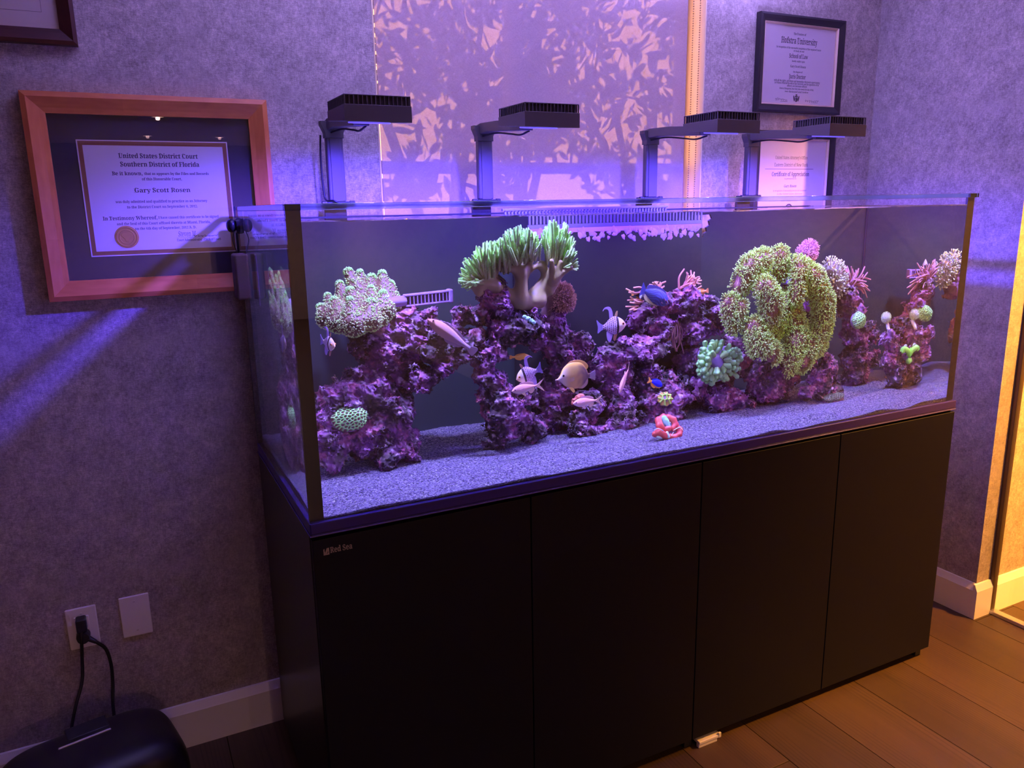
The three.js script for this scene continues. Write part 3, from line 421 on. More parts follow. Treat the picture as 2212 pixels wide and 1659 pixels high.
  M('comb_rail', rbx(OX0, OX1, 1.4405, 1.4505, OZ - 0.006, OZ, 0.001), comb, o);
  M('top_rail', rbx(OX0 - 0.004, OX1 + 0.004, 1.4868, 1.4935, OZ - 0.008, OZ + 0.002, 0.001), comb, o);
  for (let x = OX0 + 0.006; x < OX1; x += 0.0108) M('comb_tooth', cg, comb, o, [x, 1.4506, OZ - 0.003]);
  // coralline crusts: real little domes on the box
  const crust = [0, 1, 2].map((k) => { const g = new THREE.SphereGeometry(1, 18, 6, 0, Math.PI * 2, 0, Math.PI / 2).rotateX(Math.PI / 2), p = g.attributes.position; for (let i = 0; i < p.count; i++) { const a = Math.atan2(p.getY(i), p.getX(i)), w = 1 + 0.16 * Math.sin(a * 3 + k * 2) + 0.1 * Math.sin(a * 5 + k); p.setXYZ(i, p.getX(i) * w, p.getY(i) * w, p.getZ(i)); } g.computeVertexNormals(); return g; });
  const crustM = [std([0.42, 0.18, 0.50], 0.7), std([0.48, 0.24, 0.46], 0.7), std([0.36, 0.20, 0.52], 0.7)];
  M('crust_band', rbx(OX0 + 0.002, OX1 - 0.002, 1.428, 1.4404, OZ + 0.0001, OZ + 0.0016, 0.0006), crustM[0], o);
  for (let i = 0; i < 110; i++) { const r = rr(0.004, 0.011), x = rr(OX0 + 0.02, OX1 - 0.012), y = 1.436 - r * 0.4 - Math.pow(rnd(), 1.8) * 0.028; const m = M('crust', crust[i % 3], crustM[(i * 7) % 3], o, [x, Math.min(y, 1.434), OZ + 0.0002]); m.scale.set(r, r * rr(0.7, 1.1), 0.0022); m.rotation.z = rnd() * 6; }
  // water: bending glassy sides, a thin rippled top sheet that lets the lamp light straight down
  const side = phys([0.965, 0.975, 1.0], 0, { transmission: 1, thickness: 0.5, ior: 1.333 }), top = pane({ ior: 1.333 }); top.color.setRGB(0.90, 0.91, 0.46);   // tint added to cut the blue lamp light inside the tank
  const x0 = IN + 0.0006, x1 = L - IN - 0.0006, z0 = -D + 0.0125, z1 = -IN - 0.0006, NX = 260, NZ = 84, pos = [], idx = [];
  const ripple = (x, z) => 0.0024 * smooth(0.006, 0, Math.min(z1 - z, x - x0, x1 - x)) + 0.0013 * noise(x * 14, z * 20, 5) + 0.0007 * noise(x * 40, z * 46, 9);
  const zAt = (q) => (q > 0.92 ? lerp(z1 - 0.008, z1, (q - 0.92) / 0.08) : lerp(z0, z1 - 0.008, q / 0.92));   // finer rows where the water climbs the front glass
  for (let j = 0; j <= NZ; j++) for (let i = 0; i <= NX; i++) { const x = lerp(x0, x1, i / NX), z = zAt(j / NZ); pos.push(x, WATER + ripple(x, z), z); }
  for (let j = 0; j < NZ; j++) for (let i = 0; i < NX; i++) { const a = j * (NX + 1) + i, b = a + 1, c = a + NX + 1, d = c + 1; idx.push(a, c, b, b, c, d); }
  const nTop = idx.length; const Q = (list, flip) => { for (let k = 0; k < list.length - 1; k++) { const [a, b] = [list[k], list[k + 1]], n = pos.length / 3; pos.push(...a, ...b, b[0], 0.889, b[2], a[0], 0.889, a[2]); flip ? idx.push(n, n + 1, n + 2, n, n + 2, n + 3) : idx.push(n, n + 2, n + 1, n, n + 3, n + 2); } };
  const Y = (x, z) => [x, WATER + ripple(x, z), z], line = (f, n) => Array.from({ length: n + 1 }, (_, i) => f(i / n));
  Q(line((q) => Y(lerp(x0, x1, q), z1), NX)); Q(line((q) => Y(x0, zAt(q)), NZ)); Q(line((q) => Y(x1, zAt(1 - q)), NZ));
  const g = new THREE.BufferGeometry(); g.setAttribute('position', new THREE.Float32BufferAttribute(pos, 3)); g.setIndex(idx); g.computeVertexNormals(); g.addGroup(0, nTop, 0); g.addGroup(nTop, idx.length - nTop, 1);
  const w = M('water', g, [top, side]); tag(w, 'clear rippled water filling the aquarium', 'water', null, 'stuff');
  // sand
  const S = 1024, cells = [], G = 64; for (let i = 0; i < G * G; i++) cells.push([rnd(), rnd(), rnd(), rnd()]);
  const grain = (() => { const h = new Float32Array(S * S), c = new Float32Array(S * S); for (let y = 0; y < S; y++) for (let x = 0; x < S; x++) { const gx = x / S * G, gy = y / S * G, ix = Math.floor(gx), iy = Math.floor(gy); let b = 9, s = 9, w_ = 0; for (let j = -1; j <= 1; j++) for (let i = -1; i <= 1; i++) { const q = cells[((iy + j + G) % G) * G + (ix + i + G) % G], d = Math.hypot(ix + i + q[0] - gx, iy + j + q[1] - gy); if (d < b) { s = b; b = d; w_ = q[2]; } else if (d < s) s = d; } h[y * S + x] = clamp((s - b) * 1.6) * (0.55 + 0.45 * w_); c[y * S + x] = w_; } return { h, c }; })();
  const sandMap = dataTex(S, S, (x, y) => { const i = y * S + x, k = grain.c[i], d = mix3([0.40, 0.33, 0.56], [0.90, 0.80, 0.98], k); const v = k > 0.90 ? [1, 0.96, 0.98] : k < 0.16 ? [0.22, 0.17, 0.36] : d; return v; }, true), sandBump = dataTex(S, S, (x, y) => { const v = grain.h[y * S + x]; return [v, v, v]; });
  const SX = 400, SZ = 130, sp = [], si = [], su = []; const sandY = (x, z) => 0.8945 + 0.012 * smooth(-0.42, -0.62, z) + 0.008 * fbm(x * 5, z * 8, 2, 3) + 0.005 * Math.sin(x * 17 + z * 40 + 3 * noise(x * 4, z * 4, 1)) * (0.35 + 0.65 * smooth(0.9, 1.5, x)) - 0.003 * smooth(-0.10, -0.012, z);
  globalThis.sandY = sandY;
  const a0 = IN + 0.0012, a1 = L - IN - 0.0012, b0 = -D + 0.0125, b1 = -IN - 0.0012;
  for (let j = 0; j <= SZ + 1; j++) for (let i = 0; i <= SX; i++) { const x = lerp(a0, a1, i / SX), z = lerp(b0, b1, Math.min(j, SZ) / SZ), y = j > SZ ? 0.8865 : sandY(x, z) + 0.0016 * noise(x * 180, z * 180, 3); sp.push(x, y, z); su.push(x / 0.21, (j > SZ ? z + 0.03 : z) / 0.21); }
  for (let j = 0; j <= SZ; j++) for (let i = 0; i < SX; i++) { const a = j * (SX + 1) + i, b = a + 1, c = a + SX + 1, d = c + 1; si.push(a, c, b, b, c, d); }
  const sg = new THREE.BufferGeometry(); sg.setAttribute('position', new THREE.Float32BufferAttribute(sp, 3)); sg.setAttribute('uv', new THREE.Float32BufferAttribute(su, 2)); sg.setIndex(si); sg.computeVertexNormals();
  // left and right cut faces of the sand bed against the glass
  const sidesG = []; for (const [x, i0] of [[a0, 0], [a1, SX]]) { const q = [], qi = [], qu = []; for (let j = 0; j <= SZ; j++) { const k = 3 * (j * (SX + 1) + i0); q.push(x, sp[k + 1], sp[k + 2], x, 0.8865, sp[k + 2]); qu.push(sp[k + 2] / 0.21, sp[k + 1] / 0.21, sp[k + 2] / 0.21, 0.8865 / 0.21); if (j) { const m = 2 * j; qi.push(m - 2, m - 1, m, m, m - 1, m + 1); } } const e = new THREE.BufferGeometry(); e.setAttribute('position', new THREE.Float32BufferAttribute(q, 3)); e.setAttribute('uv', new THREE.Float32BufferAttribute(qu, 2)); e.setIndex(qi); e.computeVertexNormals(); sidesG.push(e); }
  tag(M('sand_bed', merge([sg, ...sidesG]), std([0.37, 0.41, 0.33], 0.75, { map: sandMap, bumpMap: sandBump, bumpScale: 0.0034 })), 'pale lavender coarse sand covering the aquarium floor', 'sand', null, 'stuff');
  // magnetic cleaner and knob on the left pane
  const m = thing('magnet_cleaner', 'brown and black magnet glass cleaner clamped on the left pane near the rear', 'glass cleaner', [0, 1.345, -0.52]);
  M('outer_block', rbx(-0.034, -0.001, -0.055, 0.055, -0.03, 0.03, 0.006, 3), std([0.085, 0.05, 0.032], 0.75), m);
  M('inner_block', rbx(IN + 0.002, IN + 0.022, -0.058, 0.055, -0.03, 0.03, 0.004, 3), blackMatt, m); M('inner_crust', taper([V(IN + 0.025, 0.05, 0.028), V(IN + 0.027, 0, 0.031), V(IN + 0.024, -0.07, 0.029)], (q) => 0.004 + 0.0015 * Math.sin(q * 20), 20, 7), std([0.45, 0.22, 0.62], 0.7), m);
  const k = thing('suction_knob', 'round black knob stuck outside the left pane just below the rim', 'knob', [-0.001, 1.465, -0.60]);
  M('cup', new THREE.CylinderGeometry(0.019, 0.021, 0.008, 28).rotateZ(Math.PI / 2).translate(-0.004, 0, 0), blackGloss, k); M('cap', new THREE.SphereGeometry(0.017, 24, 16).scale(0.75, 1, 1).translate(-0.018, 0, 0), blackGloss, k); M('lead', tube([V(-0.012, -0.012, 0.004), V(-0.018, -0.035, 0.004), V(-0.012, -0.06, 0), V(-0.006, -0.09, 0.002)], 0.0015, 16, 6), cordMat, k);
  // return nozzles
  const nozzle = (label, pos, turn, tilt) => {
    const n = thing('return_nozzle', label, 'nozzle', pos); n.rotation.set(0, turn, tilt);
    const nm = std([0.34, 0.20, 0.48], 0.65), len = 0.118;
    M('top_plate', rbx(0, len, 0.010, 0.015, -0.012, 0.012, 0.002), nm, n); M('bottom_plate', rbx(0, len, -0.015, -0.010, -0.012, 0.012, 0.002), nm, n); M('rear_plate', rbx(0, len, -0.010, 0.010, -0.012, -0.009, 0.001), blackMatt, n);
    M('end_cap', rbx(len - 0.006, len + 0.006, -0.017, 0.017, -0.013, 0.013, 0.004, 3), nm, n);
    for (let i = 0; i < 11; i++) M('slat', rbx(-0.0011, 0.0011, -0.0102, 0.0102, -0.009, 0.0115, 0.0008, 1), nm, n, [0.012 + i * 0.0095, 0, 0]);
    M('pipe', merge([new THREE.CylinderGeometry(0.013, 0.013, 0.05, 20).rotateZ(Math.PI / 2).translate(-0.022, 0, 0), new THREE.SphereGeometry(0.018, 20, 14).translate(-0.045, 0, -0.004), new THREE.CylinderGeometry(0.012, 0.012, 0.12, 16).rotateX(Math.PI / 2).translate(-0.045, 0, -0.062)]), nm, n);
  };
  nozzle('purple crusted slotted nozzle right of the large pink brown leather coral', W0(874, 650, -0.40).toArray(), 0.05, 0.035);
  nozzle('purple slotted nozzle at the right end, seen mirrored in the right pane', [1.705, 1.246, -0.548], 0.1, 0.0);
}

// ------------------------------------------------------------------ lamps
{
  const lensMat = std([0.2, 0.2, 0.3], 0.3, { emissive: new THREE.Color().setRGB(0.30, 0.22, 1.0), emissiveIntensity: 3.0 }), ringMat = std([0.2, 0.2, 0.3], 0.3, { emissive: new THREE.Color().setRGB(0.16, 0.10, 0.9), emissiveIntensity: 0.9 }), stripMat = std([0.2, 0.2, 0.3], 0.4, { emissive: new THREE.Color().setRGB(...ADDED_UPLIGHT.color), emissiveIntensity: 2.0 });
  const finX = rbx(-0.0012, 0.0012, -0.0095, 0.0095, -0.0035, 0, 0.0005, 1), core = std([0.03, 0.025, 0.03], 0.6);
  const lamp = (cx, label) => {
    const t = thing('aquarium_light', label, 'aquarium light', [cx, 0, 0], undefined);
    const Z0 = -0.365, Z1 = -0.222, X = 0.0745, B = 1.683, Tp = 1.739;
    const hs = new THREE.Shape(); hs.moveTo(-X, Z0); hs.lineTo(X, Z0); hs.lineTo(X, Z1); hs.lineTo(-X, Z1); hs.lineTo(-X, Z0); const hh = new THREE.Path(); hh.moveTo(-X + 0.003, Z0 + 0.003); hh.lineTo(X - 0.003, Z0 + 0.003); hh.lineTo(X - 0.003, Z1 - 0.003); hh.lineTo(-X + 0.003, Z1 - 0.003); hh.lineTo(-X + 0.003, Z0 + 0.003); hs.holes.push(hh);
    const head = M('lamp_head', merge([new THREE.ExtrudeGeometry(hs, { depth: 0.0335, bevelEnabled: true, bevelSize: 0.0008, bevelThickness: 0.0008, bevelSegments: 1 }).rotateX(Math.PI / 2).translate(0, 1.7177, 0), bx(-X + 0.003, X - 0.003, 1.702, 1.7185, Z0 + 0.003, Z1 - 0.003)]), lampMat, t);
    M('vent_core', bx(-X + 0.004, X - 0.004, 1.7185, 1.7372, Z0 + 0.004, Z1 - 0.004), core, head);
    M('top_plate', rbx(-X, X, 1.7368, Tp, Z0, Z1, 0.001), lampMat, head);
    const skew = (g) => { const p = g.attributes.position; for (let i = 0; i < p.count; i++) if (p.getY(i) < 1.70) p.setY(i, p.getY(i) + 0.0135 * (Z1 - p.getZ(i)) / (Z1 - Z0)); g.computeVertexNormals(); }; skew(head.geometry);   // the underside rises towards the rear
    const nX = 15, nZ = 15;
    for (let i = 0; i <= nX; i++) for (const z of [Z1, Z0 + 0.0035]) M('fin', finX, lampMat, head, [lerp(-X + 0.0015, X - 0.0015, i / nX), 1.7278, z]);
    for (let i = 1; i < nZ; i++) for (const s of [-1, 1]) { const f = M('fin', finX, lampMat, head, [s * X, 1.7278, lerp(Z0 + 0.0015, Z1 - 0.0015, i / nZ)]); f.rotation.y = s * Math.PI / 2; }
    const lens = M('led_board', new THREE.CylinderGeometry(0.034, 0.034, 0.002, 32), lensMat, t, [0, 1.7010, (Z0 + Z1) / 2]);
    M('lens_ring', new THREE.TorusGeometry(0.046, 0.0016, 8, 48).rotateX(Math.PI / 2 + 0.094), ringMat, t, [0, B + 0.0055, (Z0 + Z1) / 2]);
    M('added_uplight_strip', rbx(-0.04, 0.04, Tp, Tp + 0.0015, -0.30, -0.286, 0.0006), stripMat, t);  // added glowing strip, goes with the upward light
    // arm and post
    const a = new THREE.Shape(); a.moveTo(-0.36, 1.690); a.lineTo(-0.36, 1.712); a.lineTo(-0.50, 1.724); a.lineTo(-0.60, 1.727); a.lineTo(-0.632, 1.723); a.lineTo(-0.634, 1.716); a.lineTo(-0.60, 1.702); a.lineTo(-0.56, 1.704); a.lineTo(-0.50, 1.700); a.lineTo(-0.36, 1.690);
    M('arm', new THREE.ExtrudeGeometry(a, { depth: 0.036, bevelEnabled: true, bevelSize: 0.0015, bevelThickness: 0.0015, bevelSegments: 2 }).rotateY(-Math.PI / 2).translate(0.018, 0, 0), lampMat, t);
    const h = new THREE.Shape(); h.moveTo(-0.0235, 0); h.lineTo(0.0235, 0); h.lineTo(0.0235, 0.012); h.lineTo(0.033, 0.032); h.lineTo(0.033, 0.040); h.lineTo(-0.033, 0.040); h.lineTo(-0.033, 0.032); h.lineTo(-0.0235, 0.012); h.lineTo(-0.0235, 0);
    M('post_head', new THREE.ExtrudeGeometry(h, { depth: 0.024, bevelEnabled: true, bevelSize: 0.001, bevelThickness: 0.001, bevelSegments: 1 }).translate(0, 1.682, -0.632), lampMat, t);
    M('post', merge([rbx(-0.0225, 0.0225, 1.520, 1.683, -0.631, -0.609, 0.0045, 3), rbx(-0.014, 0.014, 1.5205, 1.68, -0.609, -0.6065, 0.001)]), lampMat, t);
    const cl = M('clamp', merge([rbx(-0.030, 0.030, 1.5122, 1.520, -0.652, -0.606, 0.002), rbx(-0.030, 0.030, 1.47, 1.5122, -0.656, -0.6445, 0.002)]), blackSatin, t);
    for (const s of [-1, 1]) M('clamp_knob', new THREE.CylinderGeometry(0.0055, 0.0055, 0.013, 14).rotateZ(Math.PI / 2).translate(s * 0.037, 1.5165, -0.612), blackSatin, cl);
    M('cable', tube([V(0.012, 1.688, -0.366), V(0.010, 1.682, -0.41), V(0.012, 1.689, -0.47), V(0.006, 1.698, -0.55), V(-0.010, 1.694, -0.615)], 0.0026, 30, 6), cordMat, t);
    for (const [cfg, dx] of [[LAMP_BLUE, 0], [LAMP_WHITE, 0.004], [ADDED_UPLIGHT, 0]]) {  // blue and white diodes, plus the added upward light
      const sp = new THREE.SpotLight(new THREE.Color().setRGB(...cfg.color), cfg.intensity, 0, cfg.angle, cfg.penumbra, 2); sp.name = 'lamp_light'; sp.position.set(dx, cfg === ADDED_UPLIGHT ? Tp + 0.006 : 1.697, cfg === ADDED_UPLIGHT ? -0.293 : (Z0 + Z1) / 2); sp.target.position.set(dx, cfg === ADDED_UPLIGHT ? 9 : 0, cfg === ADDED_UPLIGHT ? -0.293 : (Z0 + Z1) / 2 - 0.07); sp.castShadow = true; sp.shadow.radius = 0.9; sp.shadow.mapSize.set(1024, 1024); t.add(sp, sp.target);
    }
    return t;
  };
  const l1 = lamp(0.258, 'black reef light on a post, leftmost of the four over the tank');
  M('side_cable', tube([V(-0.030, 1.69, -0.635), V(-0.032, 1.64, -0.640), V(-0.031, 1.56, -0.640), V(-0.028, 1.525, -0.632), V(-0.014, 1.522, -0.600), V(-0.002, 1.515, -0.600)], 0.0026, 30, 6), cordMat, l1);
  lamp(0.690, 'black reef light on a post, second from the left, in front of the shade');
  lamp(1.272, 'black reef light on a post, third from the left, at the shade right edge');
  lamp(1.692, 'black reef light on a post, rightmost of the four, below the law degree');
  // ceiling downlights of the office and hall
  const glow = (c, k) => std([0.9, 0.9, 0.9], 0.5, { emissive: new THREE.Color().setRGB(...c), emissiveIntensity: k });
  const down = (x, z, cfg, label, e, angle = 1.5) => {
    const t = thing('ceiling_light', label, 'ceiling light', [x, CEIL, z]); M('trim_ring', new THREE.TorusGeometry(0.061, 0.007, 8, 32).rotateX(Math.PI / 2), trimMat, t, [0, -0.004, 0]); M('diffuser', new THREE.CylinderGeometry(0.055, 0.055, 0.006, 28), glow(cfg.color, e), t, [0, -0.0042, 0]);
    const s = new THREE.SpotLight(new THREE.Color().setRGB(...cfg.color), cfg.intensity, 0, angle, 0.7, 2); s.name = 'ceiling_lamp_light'; s.position.set(0, -0.02, 0); s.target.position.set(0, -2, 0); s.castShadow = true; s.shadow.radius = 1; t.add(s, s.target);
  };
  down(0.24, 5.94, OFFICE, 'round recessed office light nearest behind the camera', 8); down(0.23, 8.11, OFFICE, 'round recessed office light farthest behind the camera, left one', 8); down(1.07, 8.11, OFFICE, 'round recessed office light farthest behind the camera, right one', 8);
  { // adjustable wall washer in the hall, tilted at the wall behind the glass partition
    const t = thing('ceiling_light', 'tilted hall wall washer light just beyond the glass partition', 'ceiling light', [3.0, CEIL, 1.05]), dir = V(2.74, 0.95, END).sub(V(3.0, CEIL - 0.05, 1.05)).normalize(); const q = new THREE.Quaternion().setFromUnitVectors(V(0, -1, 0), dir);
    M('stem', new THREE.CylinderGeometry(0.01, 0.01, 0.05, 12).translate(0, -0.02, 0), trimMat, t); const can = M('can', new THREE.CylinderGeometry(0.036, 0.036, 0.08, 24, 1, true).translate(0, -0.04, 0), trimMat, t, [0, -0.04, 0]); can.quaternion.copy(q); can.material = std([0.8, 0.78, 0.75], 0.5, { side: THREE.DoubleSide }); M('lamp_face', new THREE.CylinderGeometry(0.033, 0.033, 0.004, 24).translate(0, -0.07, 0), glow(WASHER.color, 6), can);
    const s = new THREE.SpotLight(new THREE.Color().setRGB(...WASHER.color), WASHER.intensity, 0, 0.72, 0.9, 2); s.name = 'ceiling_lamp_light'; s.position.copy(dir).multiplyScalar(0.085).add(V(0, -0.04, 0)); s.target.position.copy(dir).multiplyScalar(3); s.castShadow = true; t.add(s, s.target);
  }
  down(3.25, 0.75, HALL, 'round recessed hall light beyond the glass partition, nearer the tank', 5, 1.35); down(3.25, 3.0, HALL, 'round recessed hall light beyond the glass partition, farther from the tank', 5, 1.35);
}

// ------------------------------------------------------------------ live rock
const rockMat = vcol(0.85);
const ROCKC = [[0.034, 0.020, 0.022], [0.20, 0.062, 0.160], [0.28, 0.075, 0.115], [0.44, 0.31, 0.37], [0.085, 0.055, 0.050]];
function rockColour(k) { return (x, y, z) => {
  const a = fbm(x * 9 + k, y * 9, z * 9, 3), b = fbm(x * 22, y * 22 + k, z * 22, 3), c = noise(x * 95, y * 95, z * 95 + k), e = fbm(x * 62 + 3 * k, y * 62, z * 62, 3);
  let q = mix3(ROCKC[0], ROCKC[1], smooth(-0.18, 0.22, a + 0.5 * b)); q = mix3(q, ROCKC[2], 0.8 * smooth(0.08, 0.3, b + 0.2 * c)); q = mix3(q, ROCKC[3], 0.85 * smooth(0.13, 0.27, e + 0.12 * c)); q = mix3(q, ROCKC[4], 0.8 * smooth(0.12, 0.32, -b + 0.25 * c));
  const s = 1.10 + 0.65 * c; return [clamp(q[0] * s), clamp(q[1] * s), clamp(q[2] * s)]; }; }
function rock(label, blobs, k, group, cell = 0.0031) {
  const P = []; for (const [u, v, z, r, u2, v2, z2, r2] of blobs) { const s = px(u, v, z), o = { a: W(u, v, z), ra: r * s }; if (u2 !== undefined) { o.b = W(u2, v2, z2); o.rb = r2 * px(u2, v2, z2); } P.push(o); }
  const f = field(P, 0.020), b = bounds(P, 0.022);
  const sdf = (x, y, z) => { const d = f(x, y, z); if (d > 0.03 || d < -0.035) return d;
    const wx = x + 0.012 * noise(x * 26 + k, y * 26, z * 26), wy = y + 0.012 * noise(x * 26, y * 26 + k + 9, z * 26), n1 = noise(wx * 24 + k, wy * 32, z * 24), n2 = noise(wx * 58, wy * 70 + k, z * 58), n3 = noise(wx * 125 + k, wy * 150, z * 125);
    const n4 = noise(wx * 40 + 7, wy * 44 + k, z * 40 + 3), ridge = 1 - Math.abs(n2) * 2.6; return d - 0.019 * n1 - 0.0105 * ridge * (0.6 + n1) + 0.020 * Math.max(0, n4 - 0.10) - 0.0088 * (1 - Math.abs(n3) * 2.8) - 0.0030 * noise(x * 230, y * 250, z * 230 + k) + 0.004; };
  const lo = b.min, hi = b.max; hi.z = Math.min(hi.z, -0.022); lo.z = Math.max(lo.z, -0.626); lo.y = Math.max(lo.y, 0.890); hi.x = Math.min(hi.x, 1.980); lo.x = Math.max(lo.x, 0.022);
  const g = surface(sdf, lo.toArray(), hi.toArray(), cell, rockColour(k));
  const m = M('live_rock', g, rockMat); return tag(m, label, 'rock', group);
}
rock('purple rock pile at the lower left behind the green honeycomb coral', [[715, 985, -0.235, 28], [710, 930, -0.25, 38], [742, 868, -0.27, 52], [800, 850, -0.29, 55], [842, 900, -0.27, 52], [872, 955, -0.26, 34], [785, 945, -0.27, 42], [725, 958, -0.235, 34]], 1);
rock('purple footing rock on the sand right of the lower left pile', [[848, 985, -0.225, 26, 862, 950, -0.24, 22], [885, 988, -0.245, 20], [838, 1005, -0.222, 16]], 2);
rock('dark rock holding up the pink brown leather coral', [[790, 718, -0.31, 40, 845, 722, -0.31, 40], [830, 775, -0.33, 48], [885, 700, -0.31, 32], [892, 745, -0.30, 40], [868, 810, -0.33, 38]], 3);
rock('bright lavender knob of rock hanging under the left rock arch', [[908, 826, -0.275, 24, 922, 822, -0.275, 20], [885, 795, -0.285, 22]], 4);
rock('rock arch bridging from the left pile to the central rock column', [[935, 705, -0.31, 24, 960, 735, -0.30, 28], [925, 765, -0.29, 22, 985, 772, -0.285, 22], [1000, 752, -0.29, 22, 1040, 735, -0.29, 22], [905, 690, -0.30, 18], [955, 790, -0.285, 16]], 5);
rock('pointed rock peak just left under the green finger coral', [[1078, 618, -0.285, 13, 1060, 645, -0.29, 24], [1035, 680, -0.30, 26], [1085, 665, -0.29, 26], [998, 690, -0.31, 18]], 6);
rock('central rock column rising from the sand under the green finger coral', [[1090, 712, -0.29, 38, 1135, 705, -0.30, 34], [1062, 752, -0.285, 30], [1052, 800, -0.275, 26], [1062, 842, -0.27, 30, 1078, 880, -0.265, 34], [1108, 895, -0.26, 34], [1085, 935, -0.265, 28, 1078, 952, -0.265, 22], [1132, 862, -0.265, 20]], 7);
rock('dark rear rock column behind the central one, below the brown fuzzy coral', [[1195, 690, -0.41, 26, 1205, 740, -0.41, 34], [1215, 790, -0.42, 34, 1200, 850, -0.43, 40], [1190, 900, -0.42, 30], [1165, 730, -0.38, 24]], 8);
rock('small purple rock on the sand right of the central column', [[1152, 938, -0.285, 22, 1162, 920, -0.285, 18]], 9);
rock('small dark rock peak between the central column and the middle ledge', [[1262, 742, -0.40, 18, 1248, 775, -0.40, 26]], 10);
rock('wide purple rock ledge in the middle below the spotted fish', [[1300, 785, -0.35, 28, 1345, 765, -0.35, 30], [1395, 755, -0.355, 28, 1430, 752, -0.36, 17], [1330, 825, -0.36, 36], [1390, 815, -0.38, 36]], 11);
rock('dark rock under the wide middle ledge', [[1395, 870, -0.37, 38, 1440, 850, -0.40, 40], [1340, 880, -0.32, 28]], 12);
rock('round purple rock below the butterflyfish', [[1268, 880, -0.30, 30], [1250, 905, -0.29, 22], [1285, 860, -0.31, 18]], 13);
rock('flat purple rock on the sand below the middle pink fish', [[1258, 932, -0.262, 18, 1290, 928, -0.262, 16]], 14);
rock('lumpy purple rock beside the red and turquoise coral', [[1348, 860, -0.30, 20], [1345, 905, -0.285, 28, 1375, 915, -0.28, 20], [1320, 930, -0.265, 14]], 15);
rock('purple rock carrying the small lime coral', [[1440, 890, -0.33, 24, 1462, 872, -0.345, 26], [1410, 905, -0.33, 20]], 16);
rock('domed rock crest in the upper middle carrying the pink anemone', [[1385, 690, -0.42, 26, 1422, 662, -0.425, 30], [1480, 652, -0.43, 34], [1530, 676, -0.43, 28], [1425, 712, -0.425, 30], [1500, 705, -0.44, 34], [1552, 702, -0.44, 22]], 17);
rock('dark rock behind the mint bubble coral', [[1500, 790, -0.46, 40, 1540, 830, -0.44, 40], [1470, 840, -0.43, 34], [1590, 770, -0.44, 40]], 18);
rock('brown rock on the sand below the mint bubble coral', [[1545, 862, -0.33, 22, 1592, 868, -0.305, 20], [1618, 868, -0.295, 13], [1515, 835, -0.36, 20]], 19);
rock('maroon rock in the shade under the large right leather coral', [[1650, 842, -0.345, 36, 1690, 815, -0.35, 34], [1640, 790, -0.37, 36]], 20);
rock('purple branching rock on the sand right of the large leather coral', [[1772, 838, -0.245, 22, 1788, 795, -0.255, 20], [1742, 846, -0.235, 15], [1806, 846, -0.245, 14], [1765, 810, -0.25, 18]], 21);
rock('tall dark rock pillar at the right rear carrying the pink tentacle coral', [[1826, 640, -0.47, 22, 1846, 675, -0.47, 24], [1850, 720, -0.48, 30], [1850, 775, -0.485, 32, 1850, 815, -0.49, 26], [1886, 770, -0.47, 16], [1885, 720, -0.47, 17]], 22);
rock('slender free standing rock pillar at the right carrying the bright green worm coral', [[1918, 728, -0.245, 13, 1935, 752, -0.245, 15], [1922, 782, -0.245, 16, 1945, 792, -0.245, 14], [1934, 815, -0.245, 17, 1936, 832, -0.245, 15]], 23);
rock('rock hidden behind the large leather coral, holding the mirrored nozzle', [[1690, 700, -0.42, 44, 1720, 760, -0.43, 48], [1760, 640, -0.46, 30]], 24, undefined, 0.006);

// ------------------------------------------------------------------ corals
const polypMat = vcol(0.5);
const jig = (n, k) => V(n.x + k * (rnd() - 0.5), n.y + k * (rnd() - 0.5), n.z + k * (rnd() - 0.5)).normalize();
